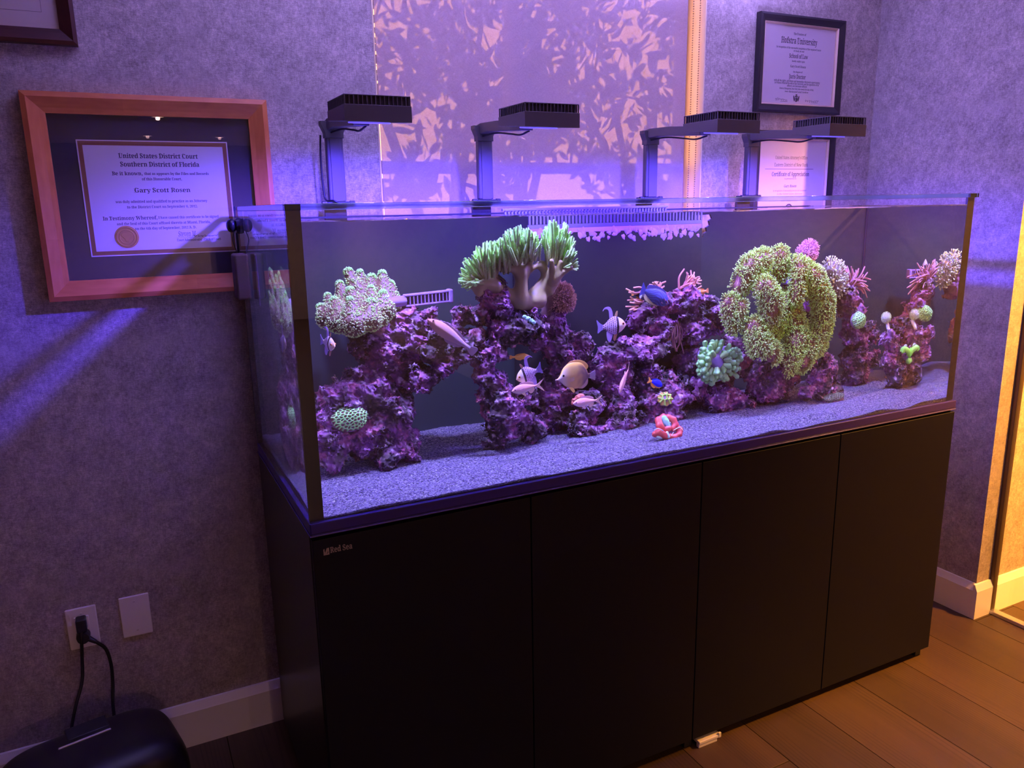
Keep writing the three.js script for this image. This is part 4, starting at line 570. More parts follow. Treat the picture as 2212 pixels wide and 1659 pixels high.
// pink brown leather coral at the left
{
  const t = thing('leather_coral', 'pink brown leather coral with knobby lobes and pale polyp dots, at the left', 'coral');
  const zl = (z) => -0.345 + (z + 0.22) * 2.0, px0 = (u, v, z) => Math.abs(W0(u, v + 10, z).y - W0(u, v, z).y) / 10;
  const lobes = [[753, 588, -0.30, 790, 665, -0.285, 15, 19], [778, 588, -0.305, 790, 640, -0.30, 9, 14], [803, 600, -0.295, 795, 665, -0.28, 14, 20], [826, 592, -0.29, 835, 660, -0.275, 13, 20], [845, 615, -0.28, 846, 655, -0.27, 12, 14], [757, 628, -0.27, 775, 672, -0.255, 13, 18], [802, 624, -0.262, 802, 672, -0.245, 11, 18], [828, 634, -0.252, 832, 668, -0.245, 12, 15], [756, 648, -0.232, 762, 696, -0.225, 11, 20], [722, 650, -0.262, 738, 690, -0.245, 13, 19], [802, 652, -0.232, 800, 690, -0.228, 12, 17], [708, 640, -0.285, 722, 682, -0.265, 11, 16], [734, 614, -0.292, 748, 668, -0.275, 12, 17], [692, 664, -0.27, 705, 685, -0.26, 12, 15], [724, 672, -0.245, 728, 695, -0.24, 12, 14], [780, 690, -0.22, 770, 702, -0.22, 14, 14], [838, 660, -0.24, 822, 688, -0.24, 12, 12]];
  const P = lobes.map(([u, v, z, a, b, c, r, q]) => ({ a: W0(u, v, zl(z)), b: W0(a, b, zl(c)), ra: r * 0.62 * px0(u, v, zl(z)), rb: q * 1.55 * px0(a, b, zl(c)) }));
  P.push({ a: W0(722, 686, zl(-0.262)), b: W0(830, 674, zl(-0.262)), ra: 0.030, rb: 0.034 });
  const f = field(P, 0.012), b = bounds(P, 0.012);
  const pig = (x, y, z) => { const q = 0.5 + 0.5 * fbm(x * 30, y * 30, z * 30, 2); return mix3([0.10, 0.046, 0.028], [0.15, 0.078, 0.040], q); };
  const g = surface((x, y, z) => f(x, y, z) - 0.0012 * noise(x * 90, y * 90, z * 90), b.min.toArray(), b.max.toArray(), 0.0034, pig);
  M('body', g, vcol(0.6), t);
  M('stalk', taper([W0(775, 698, -0.42), W0(790, 720, -0.43), W0(800, 745, -0.44)], (q) => 0.032 - 0.008 * q, 8, 16), std([0.34, 0.22, 0.24], 0.7), t);
  const pol = taper([V(0, -0.0008, 0), V(0, 0.0026, 0)], (q) => 0.00085 + 0.0005 * q, 3, 6), ms = [], cs = [];
  for (const { p, n } of sample(g, 4200, (p) => f(p.x, p.y, p.z) > -0.01)) { const edge = fbm(p.x * 26, p.y * 26, p.z * 26, 2); const ridge = smooth(-0.1, 0.35, edge + 0.4 * (n.y - 0.1) * 0); const s = rr(0.7, 1.25); ms.push(along(p, jig(n, 0.4), s, s)); cs.push(mix3([0.45, 0.90, 0.20], [0.85, 0.98, 0.42], rnd() * 0.7 + 0.3 * ridge)); }
  instanced('polyps', pol, std([1, 1, 1], 0.5), t, ms, cs);
  // a fringe of denser green polyps along the lobe tips
  const ms2 = []; for (const l of P.slice(0, -1)) { const dir = l.a.clone().sub(l.b).normalize(); for (let i = 0; i < 230; i++) { const n = V(rr(-1, 1), rr(-1, 1), rr(-1, 1)).normalize(); if (n.dot(dir) < -0.15) continue; const p = l.a.clone().addScaledVector(n, l.ra); const d = f(p.x, p.y, p.z); if (d < -0.002) continue; ms2.push(along(p.addScaledVector(n, -d), jig(n, 0.4), 1.0, 1.1)); } }
  instanced('tip_polyps', pol, std([0.48, 0.98, 0.25], 0.5), t, ms2);
}
// green finger leather coral at the top
{
  const t = thing('finger_coral', 'large mint green finger leather coral near the surface, left of centre', 'coral');
  const z = -0.285, seg = [[1125, 640, z, 1128, 590, z, 18, 13], [1128, 590, z, 1108, 562, z, 10, 7], [1128, 590, z, 1148, 562, z, 10, 7], [1150, 645, z - 0.03, 1180, 605, z - 0.03, 18, 12], [1180, 605, z - 0.03, 1174, 570, z - 0.03, 9, 7], [1188, 628, z - 0.03, 1216, 585, z - 0.03, 11, 7], [1216, 585, z - 0.03, 1226, 560, z - 0.03, 7, 5], [1095, 640, z - 0.01, 1060, 598, z - 0.01, 18, 13], [1060, 598, z, 1040, 575, z, 9, 7], [1070, 620, z + 0.005, 1028, 612, z + 0.01, 15, 10], [1062, 590, z, 1076, 560, z - 0.01, 9, 7], [1120, 655, z - 0.01, 1165, 650, z - 0.03, 18, 18], [1028, 615, z, 1015, 600, z + 0.01, 12, 9], [1040, 620, z, 1035, 632, z + 0.01, 12, 10], ...[[1128, 594, [[1090, 574], [1110, 560], [1146, 560], [1164, 572]]], [1052, 606, [[1014, 592], [1030, 574], [1056, 564], [1082, 570]]], [1196, 602, [[1170, 576], [1192, 564], [1212, 566], [1234, 578]]]].flatMap(([u, v, l]) => l.map(([a, b]) => [u, v, z - 0.01, a, b, z - 0.01 + rr(-0.02, 0.03), 8, 5.5]))];
  const P = seg.map(([u, v, a, u2, v2, b, r, r2]) => ({ a: W(u, v, a), b: W(u2, v2, b), ra: r * px(u, v, a), rb: r2 * px(u2, v2, b) })), f = field(P, 0.014), b = bounds(P, 0.006);
  const pig = (x, y, zz) => mix3([0.28, 0.22, 0.10], [0.36, 0.32, 0.12], 0.5 + fbm(x * 14, y * 10, zz * 14, 2));
  M('trunk', surface((x, y, zz) => f(x, y, zz) - 0.0015 * noise(x * 60, y * 20, zz * 60), b.min.toArray(), b.max.toArray(), 0.0036, pig), vcol(0.34), t);
  const fingers = [], colour = (q) => mix3([0.32, 0.36, 0.12], [0.44, 0.86, 0.20], smooth(0.1, 0.95, q));
  for (let k = 0; k < 12; k++) { const bend = V(rr(-0.10, 0.10), 0, rr(-0.10, 0.10)), parts = [taper([V(0, 0, 0), bend.clone().multiplyScalar(0.4).add(V(0, 0.35, 0)), bend.clone().multiplyScalar(0.8).add(V(0, 0.7, 0)), bend.clone().add(V(0, 1, 0))], (q) => 0.100 - 0.018 * q - 0.03 * smooth(0.9, 1, q), 12, 8, colour)];
    const nb = k % 3; for (let i = 0; i < nb; i++) { const y0 = rr(0.3, 0.55), a = rr(0, 6.28), o = bend.clone().multiplyScalar(y0); parts.push(taper([o.clone().add(V(0, y0, 0)), o.clone().add(V(0.16 * Math.cos(a), y0 + 0.18, 0.16 * Math.sin(a))), o.clone().add(V(0.24 * Math.cos(a), y0 + 0.42, 0.24 * Math.sin(a)))], (q) => 0.085 - 0.018 * q - 0.025 * smooth(0.85, 1, q), 8, 7, colour)); }
    for (let i = 0; i < 26; i++) { const y = rr(0.25, 1.0), a = rr(0, 6.28), o = bend.clone().multiplyScalar(y); const s = new THREE.SphereGeometry(0.020, 5, 4).translate(o.x + 0.092 * Math.cos(a), y, o.z + 0.092 * Math.sin(a)), c = []; for (let q = 0; q < s.attributes.position.count; q++) c.push(0.50, 0.95, 0.25); s.setAttribute('color', new THREE.Float32BufferAttribute(c, 3)); parts.push(s); }
    for (const g of parts) if (g.attributes.uv) g.deleteAttribute('uv'); fingers.push(merge(parts)); }
  const fm = vcol(0.4), finger = (u, v, zz, u2, v2, z2) => { const a = W(u, v, zz), d = W(u2, v2, z2).sub(a), len = d.length(), m = M('finger', fingers[Math.floor(rnd() * 12)], fm, t); m.position.copy(a); m.quaternion.setFromUnitVectors(UPV, d.normalize()).multiply(new THREE.Quaternion().setFromAxisAngle(UPV, rnd() * 6.28)); const w = Math.min(len, 0.044) * rr(0.74, 0.95); m.scale.set(w, len, w); };
  // clumps: origin fan, arc of tips
  const clump = (n, o, rx, ry, a0, a1, zc, dz, inner) => { for (let i = 0; i < n; i++) { const a = lerp(a0, a1, (i + rnd()) / n), rad = Math.sqrt(rr(0.30, 1)), zz = zc + rr(-dz, dz); const tu = o[0] + Math.cos(a) * rx * rad, tv = o[1] - Math.sin(a) * ry * rad, k = inner * rr(0.85, 1.15) / Math.max(rad, 0.6); const bu = lerp(tu, o[0], clamp(k * 0.62, 0.2, 0.45)) + rr(-7, 7), bv = lerp(tv, o[1], clamp(k * 1.1, 0.45, 0.8)) + rr(0, 10); finger(bu, bv, zc + (zz - zc) * 0.5, tu, tv, zz); } };
  clump(76, [1064, 605], 74, 88, 1.35, 3.35, z + 0.005, 0.045, 0.66);
  clump(24, [1058, 600], 68, 42, 2.9, 3.9, z + 0.02, 0.03, 0.6);
  clump(96, [1124, 570], 62, 84, 0.55, 2.65, z, 0.05, 0.66);
  clump(92, [1200, 575], 52, 102, -0.1, 2.2, z - 0.025, 0.045, 0.66);
  clump(34, [1092, 592], 34, 84, 1.0, 2.3, z + 0.01, 0.03, 0.66);
  clump(16, [1150, 560], 40, 70, 0.8, 2.2, z + 0.03, 0.02, 0.6);
}
// soft mushroom-like corals with fuzzy polyps
function fuzzy(name, label, caps, k, body, polyp, count, len, opt = {}) {
  const t = thing(name, label, 'coral'), P = caps.map(([u, v, z, r, u2, v2, z2, r2]) => ({ a: W(u, v, z), ra: r * (opt.slim ?? 1) * px(u, v, z), ...(u2 !== undefined ? { b: W(u2, v2, z2), rb: r2 * (opt.slim ?? 1) * px(u2, v2, z2) } : {}) })), f = field(P, k), b = bounds(P, 0.006);
  const g = surface((x, y, z) => f(x, y, z) - 0.0016 * noise(x * 70, y * 70, z * 70), b.min.toArray(), b.max.toArray(), opt.cell ?? 0.004, (x, y, z) => mix3(body[0], body[1], clamp(0.5 + fbm(x * 20, y * 20, z * 20, 2)))); M('body', g, vcol(0.6), t);
  const col = (q) => mix3(polyp[0], polyp[1], smooth(0.55, 0.9, q)), rad = (q) => len * (0.045 + (opt.bulb ?? 0.03) * smooth(0.72, 0.95, q)), bend = opt.bend ?? 0.25;
  for (let v = 0; v < 3; v++) {
    const geo = taper([V(0, -0.1 * len, 0), V(0.06 * len * v, 0.35 * len, 0), V(bend * len * (0.4 + 0.3 * v), 0.75 * len, 0), V(bend * len * (0.9 + 0.4 * v), len, 0)], rad, 7, 6, col), ms = [];
    for (const { p, n } of sample(g, Math.round(count / 3), opt.keep)) { const d = jig(n, opt.jig ?? 0.5); if (opt.droop) d.y -= opt.droop * (0.4 + rnd()) * (1 - Math.max(0, n.y)); if (opt.flow) d.add(opt.flow(p, n)); const s = rr(0.7, 1.2); ms.push(along(p, d, s, s * rr(0.85, 1.15), rnd() * 6.28)); }
    instanced(opt.part ?? 'polyps', geo, polypMat, t, ms);
  }
  return { t, g, P };
}
fuzzy('brown_coral', 'brown fuzzy mushroom coral behind the green finger coral', [[1212, 640, -0.40, 24, 1200, 650, -0.40, 22], [1222, 655, -0.395, 14], [1190, 665, -0.41, 18, 1178, 700, -0.415, 15]], 0.018, [[0.24, 0.13, 0.12], [0.30, 0.17, 0.14]], [[0.40, 0.20, 0.11], [0.70, 0.44, 0.26]], 1500, 0.011, { keep: (p, n) => p.y > W(1200, 668, -0.40).y && n.x > -0.5, jig: 0.7 });
// the large leather coral on the right
{
  const caps = [[1650, 562, -0.285, 21, 1620, 580, -0.28, 24], [1620, 580, -0.28, 24, 1600, 618, -0.275, 18], [1686, 553, -0.30, 17, 1687, 588, -0.30, 16], [1724, 574, -0.27, 18, 1757, 604, -0.262, 25], [1757, 604, -0.262, 25, 1780, 655, -0.26, 24], [1780, 655, -0.26, 24, 1776, 702, -0.262, 22], [1776, 702, -0.262, 22, 1762, 745, -0.255, 23], [1728, 580, -0.255, 15, 1722, 640, -0.245, 15], [1654, 622, -0.225, 22, 1668, 655, -0.215, 25], [1668, 655, -0.215, 25, 1662, 690, -0.222, 20], [1576, 655, -0.262, 15, 1579, 688, -0.26, 13], [1600, 664, -0.248, 15, 1588, 706, -0.25, 12], [1628, 708, -0.218, 19, 1642, 745, -0.205, 26], [1642, 745, -0.205, 26, 1668, 766, -0.21, 20], [1708, 680, -0.285, 26, 1722, 740, -0.27, 30], [1708, 780, -0.235, 20, 1704, 796, -0.225, 13], [1722, 735, -0.255, 28, 1712, 775, -0.24, 20], [1745, 748, -0.25, 25, 1735, 782, -0.24, 17], [1660, 720, -0.28, 26, 1690, 660, -0.295, 30]];
  const flow = (p, n) => { const k = 1 - smooth(0.1, 0.75, n.y); return V(0.35 * noise(p.x * 14, p.y * 10, p.z * 9 + 4), -1.15 * k * (0.7 + 0.5 * noise(p.x * 11, p.y * 11, 8)), 0.12); };
  fuzzy('leather_coral', 'largest coral, a folded green yellow leather coral covered with flowing tentacles, right of centre', caps, 0.004, [[0.28, 0.13, 0.10], [0.34, 0.18, 0.10]], [[0.33, 0.29, 0.035], [0.52, 0.88, 0.15]], 12000, 0.0155, { part: 'tentacles', slim: 0.88, jig: 0.35, bend: 0.30, bulb: 0.062, flow, cell: 0.0036, keep: (p, n) => n.z > -0.6 && noise(p.x * 18, p.y * 9, p.z * 18) > -0.36 });
}
fuzzy('gorgonian_coral', 'small violet fuzzy ball coral above the large leather coral', [[1750, 540, -0.36, 13, 1740, 552, -0.36, 14], [1735, 560, -0.36, 10, 1722, 590, -0.37, 7]], 0.012, [[0.40, 0.16, 0.50], [0.50, 0.22, 0.55]], [[0.52, 0.20, 0.42], [0.86, 0.48, 0.52]], 1100, 0.015, { keep: (p) => p.y > W(1740, 566, -0.36).y, jig: 0.5 });
fuzzy('hammer_coral', 'pale blue white knobby coral beside the large leather coral at right', [[1795, 580, -0.42, 15, 1808, 590, -0.42, 16], [1806, 610, -0.42, 14], [1815, 622, -0.42, 10]], 0.012, [[0.30, 0.28, 0.26], [0.38, 0.34, 0.30]], [[0.42, 0.42, 0.26], [0.80, 0.95, 0.48]], 330, 0.019, { bulb: 0.10, jig: 0.5 });
// tentacled corals: every tentacle a part
function tentacled(name, label, list, r0, cols, group) {
  const t = thing(name, label, 'coral', [0, 0, 0], group), mat = vcol(0.42);
  for (const pts of list) M('tentacle', taper(pts, (q) => r0 * (1.05 - 0.35 * q), 14, 7, (q) => mix3(cols[0], cols[1], smooth(0.3, 1, q))), mat, t);
  return t;
}
{
  const Z = -0.415, mk = (u, v, list, dz = 0) => list.map(([a, len, c]) => { const e = [u + Math.cos(a) * len, v - Math.sin(a) * len], m = [u + Math.cos(a + c) * len * 0.55, v - Math.sin(a + c) * len * 0.55]; return [W(u + rr(-6, 6), v + rr(-3, 3), Z + dz), W(...m, Z + dz + rr(0, 0.02)), W(...e, Z + dz + rr(-0.01, 0.03))]; });
  const fan = (n, a0, a1, l0, l1) => Array.from({ length: n }, (_, i) => [lerp(a0, a1, (i + rnd() * 0.8) / n), rr(l0, l1), rr(-0.5, 0.5)]);
  const list = [...mk(1478, 622, fan(18, 0.1, 1.4, 22, 42)), ...mk(1470, 622, [[1.35, 42, 0.3], [0.45, 48, -0.1], [0.2, 46, 0.2], [0.65, 40, 0.2]]), ...mk(1420, 630, fan(16, 0.6, 2.9, 16, 30)), ...mk(1400, 655, [[3.1, 38, 0.1], [3.0, 44, -0.2], [3.3, 48, 0.12], [3.6, 34, 0.2], [3.9, 30, -0.2], [2.8, 40, 0.2], [3.5, 42, 0], [4.1, 28, 0.2]]), ...mk(1395, 628, [[3.05, 42, 0.3], [2.9, 26, -0.3], [3.25, 36, 0.2]])];
  tentacled('sea_anemone', 'coral pink anemone with loose tentacles on the rock crest in the upper middle', list, 0.0034, [[0.62, 0.26, 0.18], [0.95, 0.56, 0.30]]);
  const fr = []; for (let i = 0; i < 22; i++) { const u = 1432 + i * 1.9 + rr(-3, 3), v = 700 + rr(-6, 10); fr.push([W(u, v, -0.395), W(u + rr(-4, 6), v + 22, -0.392), W(u + rr(-8, 10), v + rr(34, 62), -0.396)]); }
  tentacled('sea_anemone', 'brown anemone with drooping tentacles under the rock crest in the upper middle', fr, 0.0026, [[0.30, 0.13, 0.12], [0.42, 0.20, 0.16]]);
  const Z2 = -0.45, list2 = []; for (let i = 0; i < 38; i++) { const a = lerp(-0.75, 2.3, (i + rnd()) / 38), len = rr(24, 48), c = a > 0.6 ? -0.15 : 0.35, u = 1838 + rr(-5, 5), v = 618 + rr(-8, 8); list2.push([W(u, v, Z2 - 0.005), W(u + Math.cos(a + c) * len * 0.55, v - Math.sin(a + c) * len * 0.55, Z2 + rr(0, 0.02)), W(u + Math.cos(a) * len, v - Math.sin(a) * len, Z2 + rr(-0.01, 0.03))]); }
  tentacled('tentacle_coral', 'mauve pink coral with long pointed tentacles, left of the rear right tank corner', list2, 0.0034, [[0.42, 0.18, 0.22], [0.68, 0.36, 0.32]]);
}
// mint bubble coral
{
  const t = thing('bubble_coral', 'mint green coral with fat finger bubbles around a violet centre, in the middle right', 'coral'), z = -0.275, s = px(1550, 785, z);
  const bub = [0, 1, 2].map((k) => taper([V(0, 0, 0), V(0.05 * k, 0.5, 0), V(0.12 + 0.1 * k, 1, 0)], (q) => 0.30 + 0.10 * q - 0.12 * smooth(0.88, 1, q), 10, 10, (q) => mix3([0.26, 0.46, 0.14], [0.34, 0.76, 0.22], q))), mat = vcol(0.3), c = W(1550, 785, z);
  M('flesh', surface(field([{ a: W(1549, 775, z), b: W(1555, 800, z), ra: 14 * s, rb: 14 * s }, { a: W(1530, 770, z - 0.02), ra: 24 * s }, { a: W(1565, 770, z - 0.02), ra: 22 * s }, { a: W(1550, 805, z - 0.025), ra: 20 * s }], 0.012), W(1490, 860, z - 0.09).toArray().map((q, i) => q - [0, 0, 0.02][i]), W(1610, 735, z + 0.03).toArray(), 0.004, () => [0.40, 0.30, 0.66]), vcol(0.45), t);
  const add = (u, v, zz, du, dv, len, w) => { const m = M('bubble', bub[Math.floor(rnd() * 3)], mat, t); m.position.copy(W(u, v, zz)); const d = W(u + du, v + dv, zz).sub(m.position).normalize(); d.z += rr(0.1, 0.6); m.quaternion.setFromUnitVectors(UPV, d.normalize()).multiply(new THREE.Quaternion().setFromAxisAngle(UPV, rnd() * 6.28)); m.scale.set(w * s, len * s, w * s); };
  for (let ring = 0; ring < 4; ring++) { const n = [15, 20, 24, 26][ring]; for (let i = 0; i < n; i++) { const a = (i + rr(-0.45, 0.45)) / n * 6.283 + ring, R = [16, 23, 30, 36][ring], w = 1 + 0.12 * Math.sin(a * 3 + 1); if (Math.abs(a % 6.283 - 5.1) < 0.16 && ring < 3) continue; const J = rr(0.82, 1.16), u = 1549 + Math.cos(a) * R * w * 1.02 * J, v = 783 + Math.sin(a) * R * 0.95 * w * J; add(u, v, z + 0.018 - ring * 0.008, Math.cos(a + rr(-0.5, 0.5)), Math.sin(a + rr(-0.5, 0.5)), rr(11, 19), rr(13, 20)); } }
  for (let i = 0; i < 14; i++) { const a = i / 14 * 6.283; add(1588 + Math.cos(a) * 8, 770 + Math.sin(a) * 11, z + 0.008, Math.cos(a), Math.sin(a), 9, 13); }
}
// honeycomb brain coral at the lower left: domed plate with raised cell walls
function brain(name, label, u, v, z, ru, rv, tilt, ridgeC, cupC, cells, depth, cat = 'coral', lobe) {
  const t = thing(name, label, cat), c = W(u, v, z), s = px(u, v, z), rx = ru * s * 1.05, ry = rv * s; t.position.copy(c); t.rotation.set(tilt[0], tilt[1], tilt[2]);
  const sites = []; let g0 = 0; while (sites.length < cells && g0++ < 9000) { const a = rnd() * 6.283, r = Math.sqrt(rnd()), q = [Math.cos(a) * r, Math.sin(a) * r]; if (sites.every((p) => Math.hypot(p[0] - q[0], p[1] - q[1]) > 1.45 / Math.sqrt(cells))) sites.push(q); }
  const R = 90, Q = 150, pos = [], col = [], idx = [];
  for (let i = 0; i <= R; i++) for (let j = 0; j < Q; j++) {
    const r = Math.max(i / R, 1e-3) * 1.12, a = j / Q * 6.283, x = Math.cos(a) * r, y = Math.sin(a) * r, rim = r > 1 ? (r - 1) / 0.12 : 0, rc = Math.min(r, 1), wob = 1 + (lobe ? lobe(a, rc) : 0.03 * Math.sin(a * 5) + 0.02 * Math.sin(a * 9 + 1));
    let b = 9, e = 9; for (const p of sites) { const d = Math.hypot(p[0] - x, p[1] - y); if (d < b) { e = b; b = d; } else if (d < e) e = d; } const wall = 1 - smooth(0.02, 0.95 / Math.sqrt(cells), e - b), gran = noise(x * 60, y * 60, 3);
    const h = (1 - rc * rc) * depth + wall * 0.0034 + 0.0005 * gran - rim * 0.012; const sh = rim ? 1 - rim * 0.1 : 1;
    pos.push(x / (r || 1) * rc * rx * wob * sh, y / (r || 1) * rc * ry * wob * sh, h); col.push(...mix3(cupC, ridgeC, clamp(wall * 1.25 + 0.12 * gran)));
  }
  for (let i = 0; i < R; i++) for (let j = 0; j < Q; j++) { const a = i * Q + j, b = i * Q + (j + 1) % Q; idx.push(a, a + Q, b, b, a + Q, b + Q); }
  const g = new THREE.BufferGeometry(); g.setAttribute('position', new THREE.Float32BufferAttribute(pos, 3)); g.setAttribute('color', new THREE.Float32BufferAttribute(col, 3)); g.setIndex(idx); g.computeVertexNormals(); M('colony', g, vcol(0.5), t);
  M('skeleton', new THREE.SphereGeometry(1, 24, 14).scale(rx * 0.96, ry * 0.96, 0.016).translate(0, 0, -0.010), std([0.30, 0.18, 0.26], 0.8), t); return t;
}
brain('brain_coral', 'green honeycomb brain coral with maroon cups, at the lower left', 756, 904, -0.215, 39, 29, [-0.45, 0.15, 0.10], [0.40, 0.95, 0.22], [0.22, 0.09, 0.07], 85, 0.022);
brain('plate_coral', 'small round lime coral with an orange centre, above the red and turquoise coral', 1438, 862, -0.275, 17, 15, [-0.35, -0.1, -0.3], [0.50, 0.92, 0.12], [0.55, 0.36, 0.06], 11, 0.005, 'coral', (a, r) => 0.06 * Math.sin(a * 9) * r);
brain('brain_coral', 'round green brain coral on the rear right rock, left of the cream ball coral', 1857, 692, -0.385, 20, 19, [-0.3, 0.2, 0.2], [0.42, 0.92, 0.20], [0.20, 0.36, 0.12], 64, 0.022);
brain('sand_coral', 'flat pale green beaded coral lying on the sand at the right', 1802, 858, -0.215, 30, 13, [-1.2, 0, 0.05], [0.13, 0.20, 0.12], [0.10, 0.07, 0.07], 60, 0.010);
fuzzy('ball_coral', 'small cream ball coral on a short stalk at the right', [[1916, 686, -0.30, 10], [1918, 700, -0.30, 4, 1922, 716, -0.28, 4]], 0.004, [[0.55, 0.60, 0.48], [0.66, 0.68, 0.55]], [[0.46, 0.62, 0.24], [0.72, 0.92, 0.32]], 620, 0.0036, { bulb: 0.2, cell: 0.0026, keep: (p) => p.y > W(1916, 697, -0.30).y });
// worm-shaped bright green coral
{
  const t = thing('worm_coral', 'bright green curled coral on the slender right pillar', 'coral'), z = -0.222, m = vcol(0.35), c = (q) => mix3([0.22, 0.82, 0.06], [0.32, 0.96, 0.09], 0.5 + 0.5 * Math.sin(q * 9));
  M('coil', taper([[1951, 761], [1953, 755], [1961, 757], [1967, 766], [1972, 774], [1968, 781], [1962, 779]].map(([u, v]) => W(u, v, z)), () => 0.0098, 34, 12, c), m, t);
  M('coil', taper([[1972, 770], [1977, 765], [1980, 757], [1977, 750], [1972, 753], [1971, 760]].map(([u, v]) => W(u, v, z + 0.004)), () => 0.0078, 28, 12, c), m, t);
  M('base', new THREE.SphereGeometry(0.014, 16, 12).translate(...W(1960, 770, z - 0.016).toArray()), std([0.30, 0.16, 0.30], 0.7), t);
  const d = thing('button_polyp', 'small pale mint polyp on the slender right pillar above the bright green coral', 'coral', W(1958, 748, -0.225).toArray()); M('disc', new THREE.SphereGeometry(0.0075, 16, 10).scale(1, 0.8, 0.5), std([0.62, 0.9, 0.82], 0.5), d); M('mouth', new THREE.TorusGeometry(0.0032, 0.001, 6, 16).translate(0, 0, 0.0035), std([0.35, 0.5, 0.5], 0.5), d);
  const e = thing('star_polyp', 'bright mint star polyp patch on the central rock below the green finger coral', 'coral', W(1144, 690, -0.235).toArray()); for (let i = 0; i < 9; i++) M('polyp', new THREE.SphereGeometry(0.0052, 10, 8).scale(1, 0.8, 0.6).translate((i - 4) * 0.0034, -(i - 4) * 0.0022 + rr(-0.003, 0.003), rr(-0.002, 0.002)), std([0.45, 0.98, 0.72], 0.4), e);
}
// red and turquoise folded coral on the sand
{
  const t = thing('open_brain_coral', 'red folded coral with a turquoise centre on the sand at the front middle', 'coral'), z = -0.088, s = px(1443, 925, z), red = (k) => (x, y, zz) => mix3([0.58, 0.05, 0.04], [0.76, 0.14, 0.08], 0.5 + fbm(x * 60 + k, y * 60, zz * 60, 2));
  const fold = (pts, r, k, col, name = 'fold') => { const P = []; for (let i = 0; i < pts.length - 1; i++) P.push({ a: W(...pts[i]), b: W(...pts[i + 1]), ra: r * s, rb: r * s }); const b = bounds(P, 0.004); M(name, surface((x, y, zz) => field(P, 0.004)(x, y, zz) - 0.0008 * noise(x * 120, y * 120, zz * 120), b.min.toArray(), b.max.toArray(), 0.0022, col ?? red(k)), vcol(0.4), t); };
  fold([[1423, 908, z - 0.005], [1426, 920, z + 0.006], [1432, 928, z + 0.008]], 8, 1); fold([[1434, 900, z - 0.02], [1424, 908, z - 0.01]], 6.5, 2); fold([[1444, 902, z - 0.012], [1456, 908, z - 0.004], [1461, 920, z + 0.004], [1455, 926, z + 0.008]], 7, 3);
  fold([[1416, 938, z + 0.016], [1424, 934, z + 0.022], [1434, 940, z + 0.024], [1440, 944, z + 0.02]], 7, 4); fold([[1448, 944, z + 0.02], [1458, 946, z + 0.022], [1468, 940, z + 0.018], [1470, 930, z + 0.01], [1464, 924, z + 0.006]], 7, 5); fold([[1440, 928, z + 0.012], [1446, 926, z + 0.012]], 6.5, 6);
  fold([[1436, 904, z - 0.004], [1440, 912, z + 0.002], [1444, 920, z + 0.006]], 6.5, 7, () => [0.36, 0.86, 0.78], 'mouth'); fold([[1442, 936, z + 0.022], [1445, 944, z + 0.026]], 4, 8, () => [0.62, 0.92, 0.55], 'mouth'); fold([[1422, 944, z + 0.024], [1430, 946, z + 0.025]], 3.2, 9, () => [0.70, 0.92, 0.62], 'mouth');
  for (const pts of [[[1414, 930, z + 0.022], [1422, 926, z + 0.025], [1434, 931, z + 0.029]], [[1476, 930, z + 0.018], [1470, 924, z + 0.016], [1456, 930, z + 0.022]], [[1456, 934, z + 0.029], [1452, 942, z + 0.029]], [[1436, 898, z - 0.008], [1441, 908, z + 0.006], [1450, 914, z + 0.010]]]) M('rim', tube(pts.map((p) => W(...p)), 0.0012, 20, 6), std([0.80, 0.98, 0.72], 0.4), t);
  M('skeleton', new THREE.SphereGeometry(1, 20, 12).scale(0.034, 0.018, 0.03).translate(...W(1443, 936, z - 0.012).toArray()), std([0.24, 0.15, 0.2], 0.8), t);
  const f = thing('sponge', 'orange crusty sponge on the rock below the butterflyfish', 'sponge'); const P = [{ a: W(1248, 860, -0.272), b: W(1256, 856, -0.275), ra: 0.008 }, { a: W(1240, 866, -0.27), ra: 0.006 }, { a: W(1238, 872, -0.268), ra: 0.005 }], b = bounds(P, 0.006), ff = field(P, 0.005); M('body', surface((x, y, zz) => ff(x, y, zz) - 0.003 * noise(x * 160, y * 160, zz * 160), b.min.toArray(), b.max.toArray(), 0.0022, () => [0.62, 0.19, 0.10]), vcol(0.7), f);
  const sn = thing('snail_shell', 'small pale cone snail on the mirrored nozzle', 'snail', [1.76, 1.272, -0.545]); M('shell', new THREE.LatheGeometry([[0, 0.024], [0.004, 0.018], [0.007, 0.012], [0.0105, 0.004], [0.011, 0], [0, -0.001]].map(([a, c]) => new THREE.Vector2(a, c)), 20), std([0.66, 0.58, 0.5], 0.6), sn);
}

// ------------------------------------------------------------------ fish
const prof = (pts, t) => { let i = 0; while (i < pts.length - 2 && pts[i + 1][0] < t) i++; const [a, b] = [pts[i], pts[i + 1]], u = clamp((t - a[0]) / (b[0] - a[0])), p = pts[Math.max(0, i - 1)], n = pts[Math.min(pts.length - 1, i + 2)]; const m0 = (b[1] - p[1]) / (b[0] - p[0] || 1) * (b[0] - a[0]), m1 = (n[1] - a[1]) / (n[0] - a[0] || 1) * (b[0] - a[0]); const u2 = u * u, u3 = u2 * u; return (2 * u3 - 3 * u2 + 1) * a[1] + (u3 - 2 * u2 + u) * m0 + (-2 * u3 + 3 * u2) * b[1] + (u3 - u2) * m1; };
